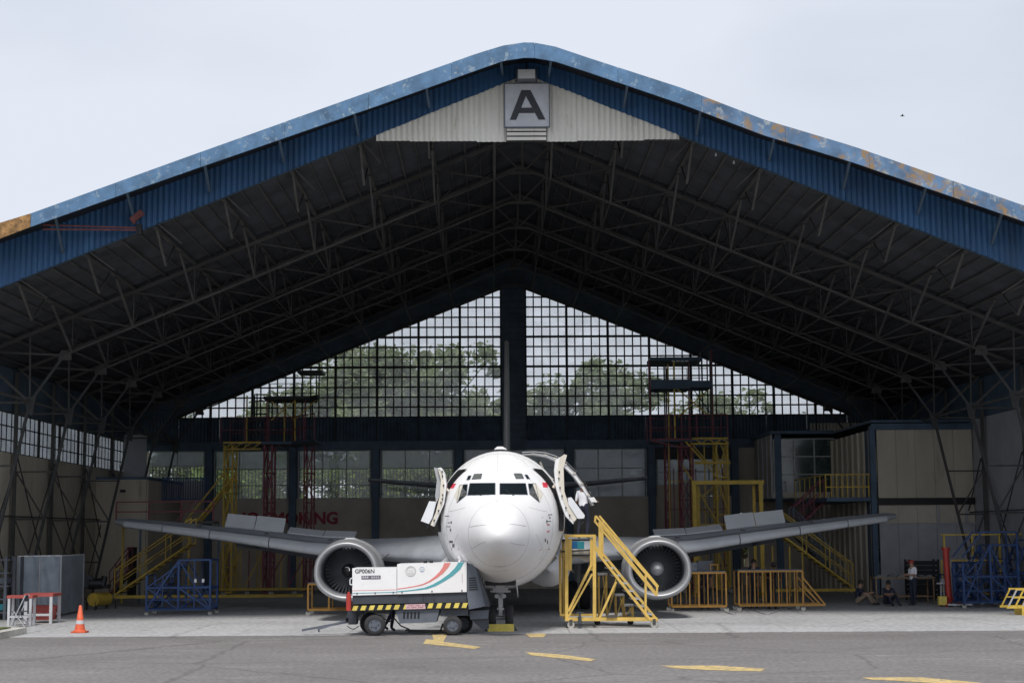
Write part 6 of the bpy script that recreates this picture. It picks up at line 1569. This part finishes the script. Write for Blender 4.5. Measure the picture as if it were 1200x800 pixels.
# ================================================================== TREES BEHIND THE HANGAR
M_lf1 = mat('leaf_green', (0.26, 0.31, 0.16), 0.7, var=.35, scale=.6); M_lf2 = mat('leaf_dark_green', (0.18, 0.21, 0.125), 0.7, var=.35, scale=.6); M_lf3 = mat('leaf_bright_green', (0.16, 0.24, 0.04), 0.7, var=.3, scale=.8)
for m in (M_lf1, M_lf2, M_lf3):
    n = m.node_tree.nodes; l = m.node_tree.links; pb = n['Principled BSDF']; om = n['Material Output']
    tr = n.new('ShaderNodeBsdfTranslucent'); ms = n.new('ShaderNodeMixShader'); ms.inputs[0].default_value = .42
    tr.inputs[0].default_value = (.22, .28, .10, 1); l.new(pb.outputs[0], ms.inputs[1]); l.new(tr.outputs[0], ms.inputs[2]); l.new(ms.outputs[0], om.inputs[0])
def tree_meshes(seed, H_, Rc, leaves, m, leaf=.26, z0=.35):
    rnd = random.Random(seed); T = MB(); Lf = MB()
    T.tube((0, 0, -.2), (.1, 0, H_ * .45), .28, .2, n=9, caps=False)
    tips = []
    for i in range(9):
        a = rnd.uniform(0, 6.28); zs = H_ * rnd.uniform(.28, .5); p0 = Vector((.08, 0, zs)); el = rnd.uniform(.4, 1.2)
        p1 = p0 + Vector((math.cos(a) * math.cos(el), math.sin(a) * math.cos(el), math.sin(el))) * Rc * rnd.uniform(.5, .8)
        T.tube(p0, p1, .12, .06, n=6, caps=False); tips.append(p1)
        for k in range(3):
            a2 = a + rnd.uniform(-1, 1); el2 = rnd.uniform(.1, 1.2); p2 = p1 + Vector((math.cos(a2) * math.cos(el2), math.sin(a2) * math.cos(el2), math.sin(el2))) * Rc * rnd.uniform(.3, .6)
            T.tube(p1, p2, .055, .02, n=5, caps=False); tips.append(p2)
    cl = []
    for t in tips:
        for k in range(3): cl.append((t + Vector((rnd.gauss(0, .5), rnd.gauss(0, .5), rnd.gauss(0, .45))), rnd.uniform(.45, 1.1)))
    for i in range(leaves):
        c, r = cl[rnd.randrange(len(cl))]
        d = Vector((rnd.gauss(0, 1), rnd.gauss(0, 1), rnd.gauss(0, .75))).normalized() * r * rnd.uniform(.3, 1.05)
        p = c + d; u = Vector((rnd.gauss(0, 1), rnd.gauss(0, 1), rnd.gauss(0, .5))).normalized(); v = u.cross(Vector((rnd.gauss(0, 1), rnd.gauss(0, 1), rnd.gauss(0, 1)))).normalized()
        s = leaf * rnd.uniform(.6, 1.3)
        Lf.add([p - u * s, p + v * s * .45, p + u * s, p - v * s * .45], [(0, 1, 2, 3)])
    return T.mesh('trunk', M_bark), Lf.mesh('crown', m)
TM = [tree_meshes(3, 15.5, 5.4, 13000, M_lf1, .22), tree_meshes(8, 13, 4.6, 12000, M_lf2, .2), tree_meshes(12, 9, 3.6, 5500, M_lf3, .18), tree_meshes(21, 4.2, 1.9, 2200, M_lf3, .13)]
TL = [(-11.0, 101, 0, 1.0), (-4.8, 99, 0, 1.02), (-.5, 108, 1, 1.0), (4.2, 98, 0, .98), (15.5, 108, 0, .9), (19.5, 104, 1, .85), (-18, 104, 1, 1.0), (-8, 112, 0, 1.1), (23, 108, 1, .9), (3, 116, 1, 1.1), (-15, 94, 2, 1.05), (-8.7, 92, 2, 1.05), (-2.5, 93, 2, 1.0), (8.2, 94, 2, 1.0), (14, 92, 2, 1.05), (-12, 88, 3, 1.1), (-6, 87.5, 3, 1.0), (-17, 88, 3, 1.0), (11.7, 84.5, 3, 1.05), (19.5, 92, 2, 1.15), (0, 88, 3, 1.0)]
near_ = {0: 'tall grey green tree', 1: 'tall dark green tree', 2: 'shorter bright green tree', 3: 'low bright green shrub'}
where = ['seen through the middle of the left gable glazing', 'seen through the left gable glazing beside the pier', 'standing far back behind the centre pier', 'seen through the right gable glazing beside the pier', 'far back behind the right gable glazing', 'behind the outer end of the right gable glazing', 'behind the far left lower window', 'far back between the two big left crowns', 'beyond the back right corner of the hangar', 'farthest back just right of the centre pier',
         'behind the leftmost window with the rail', 'behind the window above the red lettering', 'behind the window left of the airliner nose', 'behind the right scaffold tower', 'behind the dark bay window on the right', 'filling the lower window behind the yellow stair mast', 'outside the window next to the galley door', 'outside the far left corner window', 'seen bright through the narrow wall slit', 'showing in the gap right of the gable glazing', 'outside the wall hidden behind the airliner']
for i, (x, y, k, sc) in enumerate(TL):
    t = thing('tree' if k < 3 else 'shrub', near_[k] + ' ' + where[i], 'tree' if k < 3 else 'shrub', (x, y, 0), random.uniform(0, 6.28), 'trees behind the hangar' if k < 3 else 'shrubs behind the hangar')
    t.scale = (sc, sc, sc * random.uniform(.94, 1.05)); link('trunk', TM[k][0], t); link('crown', TM[k][1], t)
